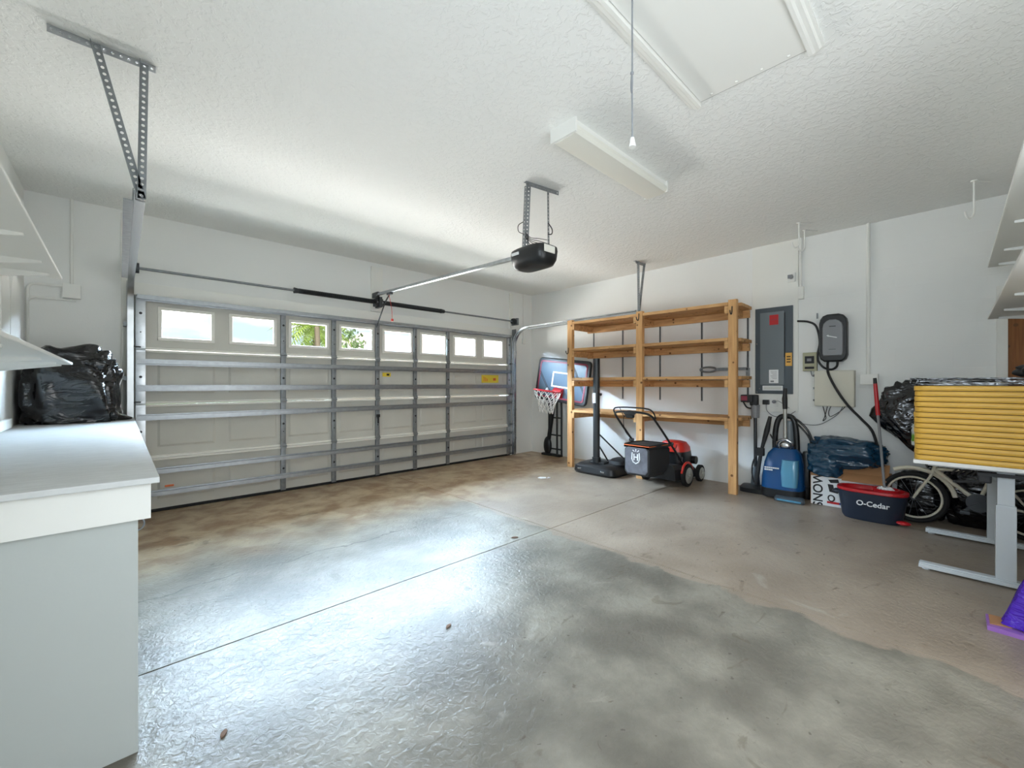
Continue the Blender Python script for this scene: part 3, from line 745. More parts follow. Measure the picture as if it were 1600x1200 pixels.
def jhook(x, y, z, label):
    m = MB().tube(spline([(x, y, z + .09), (x - .005, y, z + .03), (x - .02, y, z), (x - .05, y, z + .005), (x - .065, y, z + .04)], 6), .006, 8)
    m.build('hook', 'cord', sh, True)['label'] = label
jhook(5.02, 1.715, 2.03, 'black hook on the near post'); jhook(4.965, 2.84, 2.08, 'black hook on the middle post'); jhook(4.918, 3.98, 1.70, 'black hook on the far post')
for k, y in enumerate((3.98, 3.45, 2.85, 2.27, 1.72)):
    m = MB().box((XR - .006, y - .012, 1.02), (XR - .001, y + .012, 2.12)); m.mi = 1
    m.box((XR - .007, y - .004, 1.03), (XR - .006, y + .004, 2.11))
    solo(m, 'shelf_standard', ['galvdull', 'ink'], ['slotted steel wall strip behind the far end of the pine shelves', 'slotted steel wall strip behind the far bay of the pine shelves', 'slotted steel wall strip behind the middle post of the pine shelves', 'slotted steel wall strip behind the near bay of the pine shelves', 'slotted steel wall strip behind the near post of the pine shelves'][k], 'wall strip', (XR - .003, y, 1.02), 'steel strips on the wall behind the shelving')
m = MB().bar((5.50, 1.70, 1.43), (5.50, 2.07, 1.43), .012, .035); m.torus((5.50, 2.165, 1.43), .10, .012, (1, 0, 0), 28, 8, 1, .3); m.bar((5.50, 1.68, 1.387), (5.50, 1.72, 1.387), .012, .1)
solo(m, 'hand_tool', 'galvdull', 'grey long-handled tool lying at the back of the third pine shelf', 'tool', (5.5, 1.9, 1.335), smooth=True)

# ------------------------------------------------------------------ basketball
bb = thing('basketball_backboard', 'smoked basketball backboard with red rim and net leaning in the corner behind the shelves', 'basketball backboard', (5.47, 4.6, 0))
BC = Vector((5.41, 4.52, 1.30)); BR = Matrix.Rotation(R(6.5), 3, 'X') @ Matrix.Rotation(R(5), 3, 'Y')
def bp(x, y, z): return BC + BR @ Vector((x, y, z))     # x out of the board is negative, y along, z up
def rrect(hy, hz, r, x, n=6):
    out = []
    for cy, cz, a0 in ((hy - r, hz - r, 0), (-hy + r, hz - r, 90), (-hy + r, -hz + r, 180), (hy - r, -hz + r, 270)):
        for i in range(n + 1):
            a = R(a0 + 90 * i / n); out.append(bp(x, cy + r * math.cos(a), cz + r * math.sin(a)))
    return out
MB().loft([rrect(.56, .365, .07, .02), rrect(.56, .365, .07, -.012), rrect(.545, .35, .06, -.018)]).build('board', 'black', bb)
MB().loft([rrect(.485, .29, .05, -.017), rrect(.485, .29, .05, -.0225)]).build('clear_panel', 'board', bb)
def ring(hy, hz, r, wd, x0, x1, m, nm):
    a, c = rrect(hy, hz, r, x0), rrect(hy - wd, hz - wd, max(r - wd, .004), x0); a2, c2 = rrect(hy, hz, r, x1), rrect(hy - wd, hz - wd, max(r - wd, .004), x1)
    mb = MB(); rg = [[mb.bm.verts.new(p) for p in q] for q in (a, a2, c2, c)]; n = len(a)
    for A, B in ((0, 1), (1, 2), (2, 3), (3, 0)):
        for k in range(n): mb.bm.faces.new((rg[A][k], rg[A][(k+1) % n], rg[B][(k+1) % n], rg[B][k]))
    return mb.build(nm, m, bb)
ring(.51, .315, .05, .026, -.017, -.024, 'maroon', 'red_border')
ts_ = MB()
for lo, hi in (((-.20, -.02), (.20, .005)), ((-.20, .215), (.20, .24)), ((-.20, .005), (-.172, .215)), ((.172, .005), (.20, .215))):
    z = -.10
    ts_.loft([[bp(-.0225, lo[0], lo[1] + z), bp(-.0225, hi[0], lo[1] + z), bp(-.0225, hi[0], hi[1] + z), bp(-.0225, lo[0], hi[1] + z)], [bp(-.0245, lo[0], lo[1] + z), bp(-.0245, hi[0], lo[1] + z), bp(-.0245, hi[0], hi[1] + z), bp(-.0245, lo[0], hi[1] + z)]])
ts_.build('target_square', 'paper', bb)
st_ = MB()
for y0, y1, o in ((.485, .22, 0), (.485, .22, .035), (-.22, -.485, 0), (-.22, -.485, .035)):
    st_.bar(bp(-.0235, y0, .12 - o if y0 > 0 else .27 - o), bp(-.0235, y1, -.20 - o if y0 > 0 else -.12 - o), .012, .003, (1, 0, 0))
st_.build('diagonal_stripes', 'ink', bb)
rcn = Vector((-.30, .02, -.20))
rm = MB(); seg = 36
rm.tube([bp(rcn.x + .225 * math.cos(2 * math.pi * k / seg), rcn.y + .225 * math.sin(2 * math.pi * k / seg), rcn.z) for k in range(seg)], .010, 8, closed=True)
rm.loft([[bp(-.02, -.08, -.13), bp(-.02, .12, -.13), bp(-.02, .12, -.30), bp(-.02, -.08, -.30)], [bp(-.08, -.07, -.17), bp(-.08, .11, -.17), bp(-.08, .11, -.23), bp(-.08, -.07, -.23)]])
rm.bar(bp(-.07, -.06, -.2), bp(-.12, -.08, -.2), .02, .02); rm.bar(bp(-.07, .1, -.2), bp(-.12, .12, -.2), .02, .02)
rm.build('rim', 'red', bb, True)
nt = MB(); N = 12
lv = [(.222, 0), (.20, -.07), (.165, -.14), (.14, -.21), (.125, -.29), (.115, -.36)]
def npt(k, j):
    r, z = lv[j]; a = 2 * math.pi * (k + .5 * (j % 2)) / N
    return Vector(bp(rcn.x + r * math.cos(a), rcn.y + r * math.sin(a), rcn.z)) + Vector((0, 0, z)) + Vector((.01, .02, 0)) * (j * .6)
for j in range(len(lv) - 1):
    for k in range(N):
        nt.tube([npt(k, j), npt(k, j + 1)], .0055, 5); nt.tube([npt(k, j), npt(k - 1 if j % 2 == 0 else k + 1, j + 1)], .0055, 5)
nt.build('net', 'net', bb)
fr = MB()
for y in (4.88, 4.70, 4.60): fr.bar((5.50, y, .0), (5.47, y - .02, 1.02), .03, .03)
for z in (.12, .36, .66): fr.bar((5.495, 4.88, z), (5.495, 4.60, z), .022, .022)
fr.bar((5.47, 4.92, .99), (5.47, 4.36, .99), .05, .05)
fr.build('support_frame', 'softblack', bb)
MB().bar((5.455, 4.90, .02), (5.45, 4.72, 1.0), .05, .05).ball((5.455, 4.88, .17), (.05, .085, .16), 3).box((5.42, 4.58, 0), (5.51, 5.0, .04), bev=.01).build('lever_arm', 'black', bb, True)
MB().cyl((5.50, 4.45, .001), (5.50, 4.46, 1.0), .02, seg=12).build('adjuster_tube', 'chrome', bb, True)
MB().ball((5.38, 4.82, 1.14), (.02, .04, .05), 2).build('ball_badge', 'paper', bb, True)

bs = thing('basketball_stand', 'black basketball stand base with a tall grey pole at the foot of the pine shelves', 'basketball stand', (5.0, 3.42, 0))
m = MB()
def rr2(cx, cy, hx, hy, z): return sq(cx, cy, hx, hy, z, 6, 40)
m.loft([rr2(5.0, 3.40, .30, .335, 0), rr2(5.0, 3.40, .315, .35, .03), rr2(5.0, 3.40, .30, .335, .10), rr2(5.0, 3.40, .25, .28, .135), rr2(5.0, 3.40, .22, .25, .14)])
m.build('base_tank', 'black', bs, True, 35)
MB().loft([sq(5.1, 3.2, .16, .13, .138, 4), sq(5.1, 3.2, .15, .12, .18, 4), sq(5.1, 3.2, .11, .09, .205, 4)]).box((4.84, 3.30, .13), (5.02, 3.55, .165), bev=.015).build('tank_hump', 'softblack', bs, True)
for y in (3.60, 3.22): MB().box((4.683, y - .03, .055), (4.70, y + .03, .075), bev=.004).build('tank_vent', 'chrome', bs)
MB().cyl((4.87, 3.44, .155), (4.87, 3.44, 1.60), .047, seg=24).cyl((4.87, 3.44, .15), (4.87, 3.44, .22), .06, seg=24).build('pole', 'darksteel', bs, True)
MB().box((4.815, 3.42, .98), (4.824, 3.47, 1.12)).build('pole_label', 'paper', bs)
MB().cyl((4.87, 3.39, 1.10), (4.87, 3.36, 1.10), .018, seg=10).build('height_knob', 'black', bs, True)
MB().cyl((4.89, 3.42, .55), (5.06, 3.10, .20), .011, seg=8).cyl((4.91, 3.46, .42), (5.12, 3.42, .14), .011, seg=8).build('stay_rod', 'black', bs, True)

# ------------------------------------------------------------------ lawn mower
lm = thing('lawn_mower', 'black and red lawn mower with a grass bag beside the pine shelves', 'lawn mower', (5.03, 2.5, 0))
m = MB()
m.loft([[(4.80, 2.27, .09), (5.36, 2.25, .07), (5.47, 2.33, .07), (5.49, 2.52, .07), (5.47, 2.70, .07), (5.36, 2.76, .07), (4.80, 2.74, .09)],
        [(4.80, 2.28, .22), (5.36, 2.27, .17), (5.45, 2.35, .15), (5.47, 2.52, .15), (5.45, 2.68, .15), (5.36, 2.74, .17), (4.80, 2.73, .22)],
        [(4.82, 2.32, .27), (5.33, 2.32, .22), (5.42, 2.38, .19), (5.44, 2.52, .19), (5.42, 2.65, .19), (5.33, 2.70, .22), (4.82, 2.70, .27)]])
m.build('deck', 'softblack', lm, True, 30)
m = MB(); m.loft([sq(5.20, 2.45, .17, .16, .22, 3), sq(5.20, 2.45, .18, .17, .32, 3), sq(5.20, 2.45, .17, .16, .40, 3)]); m.cyl((5.32, 2.3, .28), (5.32, 2.24, .28), .05, seg=14)
m.build('engine', 'black', lm, True)
m = MB(); m.loft([sq(5.18, 2.45, .175, .165, .40, 3), sq(5.18, 2.45, .17, .16, .45, 3), sq(5.16, 2.45, .13, .13, .51, 3), sq(5.14, 2.45, .07, .08, .53, 3)]); m.build('engine_cover', 'mowred', lm, True, 40)
def wheel(x, y, r, wd, lab):
    t = MB(); t.tube([(x, y - wd / 2, r), (x, y - wd / 2 + .006, r), (x, y + wd / 2 - .006, r), (x, y + wd / 2, r)], [r - .012, r, r, r - .012], 28)
    o = t.build('wheel', 'rubber', lm, True, 30)
    s_ = -1 if y < 2.5 else 1
    h = MB(); h.tube([(x, y + s_ * wd / 2, r), (x, y + s_ * (wd / 2 + .006), r)], [r * .72, r * .66], 24); h.cyl((x, y + s_ * wd / 2, r), (x, y + s_ * (wd / 2 + .02), r), .02, .015, 12)
    for k in range(5): h.bar((x, y + s_ * (wd / 2 + .008), r), (x + r * .62 * math.cos(k * 1.2566), y + s_ * (wd / 2 + .008), r + r * .62 * math.sin(k * 1.2566)), .02, .006, (0, 1, 0))
    h.build('hub_cap', 'silver', o, True)
for x, y, r in ((5.02, 2.225, .135), (5.02, 2.757, .135), (5.415, 2.235, .105), (5.415, 2.78, .105)): wheel(x, y, r, .05, '')
for s_, y in ((-1, 2.225), (1, 2.757)):
    t = MB()
    t.tube([(5.02 + .155 * math.cos(R(a)), y, .135 + .155 * math.sin(R(a))) for a in range(20, 165, 12)], .014, 6); t.build('wheel_guard', 'mowred', lm, True)
# grass bag
g_ = MB()
def bring(x, y0, y1, z0, z1): return [(x, y0 + .03, z0), (x, y1 - .03, z0), (x, y1, z0 + .04), (x, y1, z1 - .03), (x, y1 - .03, z1), (x, y0 + .03, z1), (x, y0, z1 - .03), (x, y0, z0 + .04)]
g_.loft([bring(4.80, 2.34, 2.66, .25, .50), bring(4.70, 2.35, 2.70, .17, .50), bring(4.52, 2.385, 2.73, .155, .505), bring(4.45, 2.41, 2.73, .165, .50), bring(4.437, 2.43, 2.71, .19, .49)])
bgo = g_.build('grass_bag', 'softblack', lm, True, 35)
MB().loft([bring(4.4375, 2.425, 2.715, .185, .495), bring(4.434, 2.43, 2.71, .19, .49)]).build('bag_panel', 'bagcloth', bgo)['label'] = 'grey mesh rear panel of the grass bag'
MB().loft([bring(4.81, 2.335, 2.70, .495, .525), bring(4.60, 2.37, 2.735, .50, .53), bring(4.44, 2.41, 2.735, .49, .52)]).build('bag_top', 'softblack', lm, True)
MB().tube([(4.44, 2.41, .515), (4.44, 2.735, .515)], .006, 8).tube([(4.44, 2.41, .515), (4.80, 2.335, .522)], .005, 8).build('bag_piping', 'orange', lm, True)
# emblem: shield with an H under a small crown
em = MB(); x = 4.4325; ey = 2.57
em.tube([(x, 2.620, .435), (x, 2.625, .36), (x, 2.610, .325), (x, 2.575, .305), (x, 2.540, .325), (x, 2.525, .36), (x, 2.530, .435)], .008, 6)
for y in (2.598, 2.552): em.bar((x, y, .345), (x, y, .42), .014, .006, (1, 0, 0))
em.bar((x, 2.598, .382), (x, 2.552, .382), .006, .014, (0, 0, 1))
for dy, dz in ((-.035, .46), (0, .47), (.035, .46)): em.ball((x, 2.575 + dy, dz), (.004, .009, .009), 1); em.bar((x, 2.575 + dy * .5, .445), (x, 2.575 + dy, dz), .008, .005, (1, 0, 0))
em.build('bag_emblem', 'paper', bgo)['label'] = 'white shield emblem with an H and a crown'
# handle
hb = MB()
L_ = spline([(5.02, 2.76, .24), (4.72, 2.76, .50), (4.34, 2.75, .82), (4.24, 2.73, .90), (4.20, 2.66, .925), (4.21, 2.5, .93), (4.20, 2.36, .925), (4.24, 2.29, .90), (4.34, 2.27, .82), (4.72, 2.26, .50), (4.98, 2.26, .28)], 6)
hb.tube(L_, .0125, 10); hb.build('handle', 'black', lm, True)
MB().tube(spline([(4.29, 2.75, .87), (4.24, 2.75, .945), (4.22, 2.66, .975), (4.22, 2.36, .975), (4.25, 2.27, .945), (4.31, 2.26, .86)], 6), .009, 8).build('bail_bar', 'black', lm, True)
MB().ball((4.22, 2.53, .915), (.045, .075, .03), 3).box((4.20, 2.48, .86), (4.25, 2.57, .91), bev=.012).build('control_pod', 'softblack', lm, True)
for y in (2.765, 2.255):
    for x, z in ((4.66, .55), (4.90, .35)): MB().cyl((x, y - .025, z), (x, y + .025, z), .021, seg=10).build('handle_knob', 'black', lm, True)
MB().tube(spline([(4.22, 2.58, .90), (4.27, 2.64, .84), (4.45, 2.73, .68), (4.62, 2.74, .56)], 6), .004, 6).tube(spline([(4.22, 2.66, .975), (4.25, 2.62, .87), (4.24, 2.58, .90)], 6), .004, 6).tube(spline([(4.68, 2.27, .55), (4.86, 2.30, .47), (5.08, 2.38, .50)], 6), .004, 6).build('control_cable', 'cord', lm, True)

# ------------------------------------------------------------------ right wall equipment
ep = thing('electrical_panel', 'dark grey electrical breaker panel with a red sticker', 'electrical panel', (XR - .02, 1.44, 1.13))
X0 = XR - .019
MB().box((X0 - .022, 1.247, 1.13), (X0, 1.628, 2.135), bev=.004).build('panel_cover', 'panel', ep)
MB().box((X0 - .034, 1.33, 1.235), (X0 - .022, 1.575, 2.08), bev=.004).build('panel_door', 'panelin', ep)
MB().box((X0 - .032, 1.322, 1.55), (X0 - .022, 1.330, 2.06)).build('door_hinge', 'ink', ep)
k = MB().box((X0 - .036, 1.385, 1.93), (X0 - .034, 1.475, 2.045)); k.mi = 1; k.box((X0 - .037, 1.395, 1.985), (X0 - .036, 1.465, 1.992)); k.build('red_sticker', ['red', 'maroon'], ep)
k = MB().box((X0 - .036, 1.385, 1.255), (X0 - .034, 1.48, 1.41)); k.mi = 1
for q in range(6): k.box((X0 - .037, 1.40, 1.385 - q * .016), (X0 - .036, 1.465 - (q % 3) * .01, 1.389 - q * .016))
k.box((X0 - .037, 1.43, 1.265), (X0 - .036, 1.465, 1.285)); k.build('paper_label', ['paper', 'chargrey'], ep)
k = MB().box((X0 - .0245, 1.255, 1.45), (X0 - .022, 1.318, 1.60)); k.mi = 1
for z in (1.49, 1.52, 1.55): k.box((X0 - .0255, 1.268, z), (X0 - .0245, 1.306, z + .012))
k.build('warning_label', ['stickero', 'ink'], ep)
k = MB().box((X0 - .0245, 1.345, 1.17), (X0 - .022, 1.55, 1.225)); k.mi = 1
for z in (1.183, 1.196, 1.209): k.box((X0 - .0255, 1.36, z), (X0 - .0245, 1.535, z + .004))
k.build('paper_label', ['paper', 'olive'], ep)
for y, z in ((1.61, 1.72), (1.583, 1.19), (1.61, 1.15)): MB().ball((X0 - .024, y, z), (.005, .007, .007), 2).build('panel_screw', 'chrome', ep, True)

po = thing('power_outlet', 'white outlet plate with a black adapter below the electrical panel', 'outlet', (X0, 1.5, 1.03))
MB().box((X0 - .006, 1.40, .98), (X0, 1.56, 1.09), bev=.002).build('outlet_plate', 'white', po)
MB().box((X0 - .05, 1.48, 1.005), (X0 - .006, 1.545, 1.06), bev=.006).build('power_adapter', 'black', po)
MB().cyl((X0 - .04, 1.43, 1.04), (X0 - .006, 1.43, 1.04), .02, seg=12).build('plug', 'chargrey', po, True)
MB().tube(spline([(X0 - .04, 1.43, 1.03), (X0 - .06, 1.38, 1.05), (X0 - .03, 1.32, 1.0), (X0 - .02, 1.28, .97)], 6), .003, 6).tube(spline([(X0 - .03, 1.51, 1.005), (X0 - .03, 1.50, .93), (X0 - .03, 1.42, .87), (X0 - .03, 1.30, .885), (X0 - .03, 1.22, .94)], 6), .004, 6).build('power_cord', 'cordgrey', po, True)

ev = thing('car_charger', 'rounded black and grey car charger on the right wall', 'car charger', (XR - .001, .873, 1.477))
def ers(x, s, dz=0, top=1): return [(x, .873 + (.118 * s) * yy, 1.73 + (.25 * s) * zz + dz) for yy, zz in
    [(-.62, -1), (.62, -1), (.88, -.9), (1, -.72), (1, .62), (.93, .80), (.72, .94), (.4, 1), (-.4, 1), (-.72, .94), (-.93, .80), (-1, .62), (-1, -.72), (-.88, -.9)]]
MB().loft([ers(XR - .001, .94), ers(XR - .03, 1.0), ers(XR - .115, 1.0), ers(XR - .13, .94)]).build('charger_body', 'black', ev, True, 35)
MB().loft([[(XR - .129, .873 + .088 * yy, 1.732 + .19 * zz) for yy, zz in [(-.9, -1), (.9, -1), (1, -.9), (1, .55), (.9, .78), (.62, .93), (.3, 1), (-.3, 1), (-.62, .93), (-.9, .78), (-1, .55), (-1, -.9)]],
           [(XR - .142, .873 + .082 * yy, 1.732 + .185 * zz) for yy, zz in [(-.9, -1), (.9, -1), (1, -.9), (1, .55), (.9, .78), (.62, .93), (.3, 1), (-.3, 1), (-.62, .93), (-.9, .78), (-1, .55), (-1, -.9)]]]).build('charger_face', 'chargrey', ev, True, 35)
MB().bar((XR - .144, .915, 1.752), (XR - .144, .835, 1.728), .004, .008).prism([(XR - .142, .925, 1.755), (XR - .142, .905, 1.74), (XR - .142, .905, 1.762)], (-.004, 0, 0)).build('charger_emblem', 'paper', ev)
MB().box((XR - .1435, .845, 1.845), (XR - .142, .90, 1.853)).build('charger_lettering', 'ink', ev)
MB().box((XR - .1432, .845, 1.605), (XR - .142, .905, 1.611)).build('charger_lettering', 'panel', ev)
MB().tube(spline([(XR - .08, .92, 1.49), (XR - .10, .92, 1.43), (XR - .125, .905, 1.34), (XR - .135, .83, 1.17), (XR - .15, .74, 1.02), (XR - .17, .64, .90), (XR - .19, .55, .78), (XR - .20, .50, .58)], 7), .012, 8).build('charging_cable', 'cord', ev, True)
MB().tube(spline([(XR - .07, .84, 1.49), (XR - .06, .85, 1.43), (XR - .05, .90, 1.40), (XR - .04, .97, 1.43), (XR - .036, 1.02, 1.53), (XR - .036, 1.0, 1.70), (XR - .036, 1.03, 1.87), (XR - .036, 1.10, 1.93), (XR - .036, 1.205, 1.95)], 7), .011, 8).build('supply_cable', 'cord', ev, True)
MB().box((XR - .008, 1.02, 1.96), (XR - .001, 1.035, 2.02)).build('cable_clip', 'galvdull', ev)

mb_ = thing('control_box', 'small olive beige control box with a dark window beside the charger', 'control box', (XR, 1.09, 1.39))
MB().box((XR - .06, 1.023, 1.388), (XR - .001, 1.15, 1.59), bev=.005).build('box_body', 'olive', mb_)
MB().box((XR - .064, 1.045, 1.47), (XR - .06, 1.13, 1.55)).box((XR - .064, 1.045, 1.41), (XR - .06, 1.13, 1.435)).build('dark_window', 'ink', mb_)
MB().box((XR - .066, 1.07, 1.495), (XR - .064, 1.11, 1.525)).build('dial', 'chargrey', mb_)
MB().tube(spline([(XR - .03, 1.08, 1.388), (XR - .035, 1.07, 1.34), (XR - .035, 1.05, 1.325)], 6), .004, 6).build('wire', 'cordgrey', mb_, True)
cb = thing('control_cabinet', 'beige metal control cabinet under the car charger', 'cabinet', (XR, .868, 1.01))
MB().box((XR - .10, .70, 1.008), (XR - .001, 1.036, 1.387), bev=.004).build('cabinet_body', 'beige', cb)
MB().box((XR - .108, .703, 1.012), (XR - .10, 1.033, 1.383), bev=.003).build('cabinet_cover', 'beige', cb)
for z in (1.07, 1.20, 1.34): MB().cyl((XR - .08, 1.036, z), (XR - .08, 1.05, z), .01, seg=8).build('side_knockout', 'galvdull', cb, True)
wr = MB()
wr.tube(spline([(XR - .05, .97, 1.008), (XR - .06, .95, .93), (XR - .07, .94, .88), (XR - .07, .965, .85), (XR - .06, .95, .90), (XR - .05, .93, 1.008)], 6), .004, 6)
wr.tube(spline([(XR - .05, .90, 1.008), (XR - .05, .92, .94), (XR - .06, .90, .90), (XR - .05, .82, .96), (XR - .05, .78, 1.008)], 6), .0035, 6)
wr.build('hanging_wire', 'cord', cb, True)
MB().tube(spline([(XR - .05, .80, 1.008), (XR - .05, .84, .93), (XR - .04, .93, .85), (XR - .04, 1.02, .80), (XR - .04, 1.14, .80), (XR - .03, 1.22, .83)], 6), .004, 6).build('hanging_wire', 'cordgrey', cb, True)

# ------------------------------------------------------------------ floor machines by the right wall
cc = thing('carpet_cleaner', 'upright blue carpet cleaner with a grey handle tube', 'carpet cleaner', (5.33, 1.30, 0))
def cring(cx, cy, hx, hy, z): return sq(cx, cy, hx, hy, z, 3.4, 32)
MB().loft([cring(5.33, 1.29, .17, .20, .10), cring(5.33, 1.29, .165, .195, .22), cring(5.34, 1.285, .15, .18, .38), cring(5.35, 1.28, .13, .155, .48), cring(5.36, 1.275, .10, .11, .54)]).build('body', 'blue', cc, True, 40)
MB().loft([cring(5.33, 1.29, .19, .20, .02), cring(5.33, 1.29, .19, .205, .11)]).build('base', 'black', cc, True)
MB().loft([cring(5.19, 1.20, .05, .07, .15), cring(5.19, 1.20, .06, .08, .30), cring(5.22, 1.20, .055, .075, .43)]).build('front_tank', 'tank', cc, True)
MB().loft([cring(5.13, 1.19, .055, .135, .005), cring(5.13, 1.19, .055, .135, .03), cring(5.15, 1.19, .04, .125, .055)]).build('nozzle', 'panel', cc, True)
MB().box((5.07, 1.075, .018), (5.08, 1.29, .034), bev=.003).build('nozzle_window', 'tank', cc)
for y in (1.47, 1.085): MB().cyl((5.42, y - .02, .08), (5.42, y + .02, .08), .08, seg=22).build('wheel', 'rubber', cc, True)
MB().box((5.36, 1.06, .12), (5.46, 1.13, .52), bev=.03).build('side_housing', 'black', cc, True)
MB().tube(spline([(5.36, 1.38, .50), (5.36, 1.375, .72), (5.36, 1.34, .86), (5.36, 1.28, .89), (5.36, 1.21, .87), (5.36, 1.18, .74), (5.36, 1.17, .50)], 7), .028, 10).build('handle_bracket', 'black', cc, True)
MB().cyl((5.37, 1.245, .50), (5.37, 1.245, .84), .05, .042, 18).build('clear_cylinder', 'panelin', cc, True)
MB().torus((5.30, 1.27, .57), .075, .012, (1, 0, .4), 28, 8).ball((5.31, 1.27, .57), (.03, .055, .05), 3).build('tank_ring', 'chrome', cc, True)
MB().cyl((5.315, 1.27, .64), (5.315, 1.272, .98), .019, seg=14).build('tube', 'silver', cc, True)
MB().tube([(5.315, 1.272, .97), (5.315, 1.275, 1.08), (5.315, 1.272, 1.14), (5.315, 1.268, 1.20)], [.022, .026, .020, .016], 12).build('grip', 'softblack', cc, True)
MB().tube(spline([(5.36, 1.22, .88), (5.32, 1.14, .84), (5.32, 1.06, .74), (5.34, 1.02, .60)], 7), .012, 8).tube(spline([(5.36, 1.20, .84), (5.33, 1.13, .78), (5.34, 1.06, .68), (5.36, 1.03, .56)], 7), .010, 8).build('hose', 'black', cc, True)
MB().tube([(5.33, 1.42, .88), (5.32, 1.45, .72), (5.31, 1.50, .50), (5.30, 1.53, .30), (5.29, 1.55, .10)], [.018, .028, .016, .024, .02], 10).box((5.27, 1.47, .43), (5.33, 1.55, .52), bev=.012).build('hose_wand', 'softblack', cc, True)
MB().tube(spline([(5.31, 1.50, .50), (5.28, 1.57, .38), (5.28, 1.59, .24), (5.28, 1.57, .12)], 7), .008, 8).tube(spline([(5.33, 1.42, .68), (5.33, 1.38, .62), (5.34, 1.36, .70)], 7), .008, 8).build('cord', 'cord', cc, True)
lt = MB()
for r_, y0 in ((.335, 1.43), (.312, 1.43)):
    for q in range(7 if r_ > .32 else 4): lt.box((5.1595 + (r_ - .312) * .1, y0 - .02 * q - .017, r_ - .008), (5.168, y0 - .02 * q, r_ + .006))
lt.build('lettering', 'paper', cc)

sv_dy = -.05
sv = thing('stick_vacuum', 'grey stick vacuum standing on its head behind the near shelf post', 'vacuum', (5.42, 1.66, 0))
MB().cyl((5.42, 1.645, .06), (5.43, 1.65, .86), .018, seg=12).build('tube', 'darksteel', sv, True)
MB().tube([(5.42, 1.645, .05), (5.42, 1.645, .24), (5.425, 1.645, .28)], [.05, .035, .02], 14).build('neck', 'panel', sv, True)
MB().loft([cring(5.34, 1.64, .10, .14, .002), cring(5.34, 1.64, .10, .14, .05), cring(5.36, 1.64, .06, .12, .075)]).build('floor_head', 'black', sv, True)
MB().cyl((5.43, 1.65, .85), (5.43, 1.65, 1.0), .042, .048, 18).build('dust_cup', 'chargrey', sv, True)
MB().box((5.38, 1.615, .99), (5.46, 1.70, 1.12), bev=.02).box((5.36, 1.66, 1.03), (5.43, 1.79, 1.12), bev=.012).build('motor_unit', 'softblack', sv, True)
MB().box((5.358, 1.715, 1.05), (5.362, 1.78, 1.105)).build('end_cap', 'maroon', sv)
MB().tube(spline([(5.40, 1.77, 1.035), (5.40, 1.73, .97), (5.41, 1.67, .96)], 6), .009, 8).build('grip', 'softblack', sv, True)

sv.location.y += sv_dy

# box, bags, bucket, mop
bx = thing('cardboard_box', 'open cardboard box with a white printed front beside the blue carpet cleaner', 'box', (5.42, .72, 0))
bX0, bX1, bY0, bY1, bZ = 5.26, 5.55, .42, 1.03, .36
MB().box((bX0, bY0, .001), (bX0 + .006, bY1, bZ)).box((bX1 - .006, bY0, .001), (bX1, bY1, bZ)).box((bX0 + .006, bY0, .001), (bX1 - .006, bY0 + .006, bZ)).box((bX0 + .006, bY1 - .006, .001), (bX1 - .006, bY1, bZ)).box((bX0 + .006, bY0 + .006, .001), (bX1 - .006, bY1 - .006, .008)).build('box_body', 'card', bx)
MB().prism([(bX0, bY0, bZ), (bX0 - .16, bY0 + .02, bZ - .05), (bX0 - .16, bY1 - .28, bZ - .05), (bX0, bY1 - .28, bZ)], (0, 0, .005)).build('box_flap', 'card', bx)
MB().prism([(bX0, .80, bZ), (bX0 + .10, .80, bZ + .10), (bX0 + .10, bY0, bZ + .10), (bX0, bY0, bZ)], (0, 0, .005)).build('box_flap', 'card', bx)
fp = MB().box((bX0 - .002, bY0, .002), (bX0, bY1 - .004, .295)); fp.build('printed_front', 'paper', bx)
textmesh('lettering', 'SNOW', .115, (bX0 - .0032, .962, .155), (0, 0, 1), (0, 1, 0), 'ink', bx, bold=.002)
gfx = MB()
gfx.prism([(bX0 - .002, .88, .27), (bX0 - .002, .80, .285), (bX0 - .002, .79, .25), (bX0 - .002, .86, .24)], (-.0015, 0, 0))
gfx.prism([(bX0 - .002, .885, .225), (bX0 - .002, .84, .225), (bX0 - .002, .83, .17), (bX0 - .002, .80, .165), (bX0 - .002, .80, .14), (bX0 - .002, .87, .15)], (-.0015, 0, 0))
gfx.torus((bX0 - .0025, .855, .085), .025, .006, (1, 0, 0), 18, 6, 1, 1.2)
gfx.prism([(bX0 - .002, .70, .23), (bX0 - .002, .60, .25), (bX0 - .002, .58, .12), (bX0 - .002, .68, .11)], (-.0015, 0, 0))
gfx.build('printed_tools', 'ink', bx)
MB().box((bX0 - .0035, .79, .03), (bX0 - .002, .89, .052)).build('printed_stripe', 'red', bx)
MB().box((bX0 - .0035, .56, .03), (bX0 - .002, .79, .052)).build('printed_stripe', 'blueink', bx)

s = sack(MB(), (5.36, .76, .55), (.19, .34, .15), 5, .372, p=.8, amp=.22, fold=.11)
sack(s, (5.27, .90, .44), (.11, .16, .15), 8, None, p=.85, amp=.2, fold=.11)
for v in s.bm.verts: v.co.x = min(v.co.x, XR - .012); v.co.y = min(v.co.y, 1.055)
solo(s, 'bin_bag', 'teal', 'shiny dark teal bin bag slumped on the open cardboard box', 'bin bag', (5.35, .78, .362), smooth=True, ang=60)
s = sack(MB(), (5.395, .26, .87), (.14, .27, .40), 11, .48, p=.75, amp=.18, fold=.12)
for v in s.bm.verts:
    t = max(.30, min(1, (v.co.z - .40) / .52)); v.co.y = .08 + (v.co.y - .08) * t
    v.co.x = min(v.co.x, XR - .012)
solo(s, 'bin_bag', 'bag', 'black bin bag piled against the right wall behind the yellow stack', 'bin bag', (5.40, .24, .48), smooth=True, ang=60)
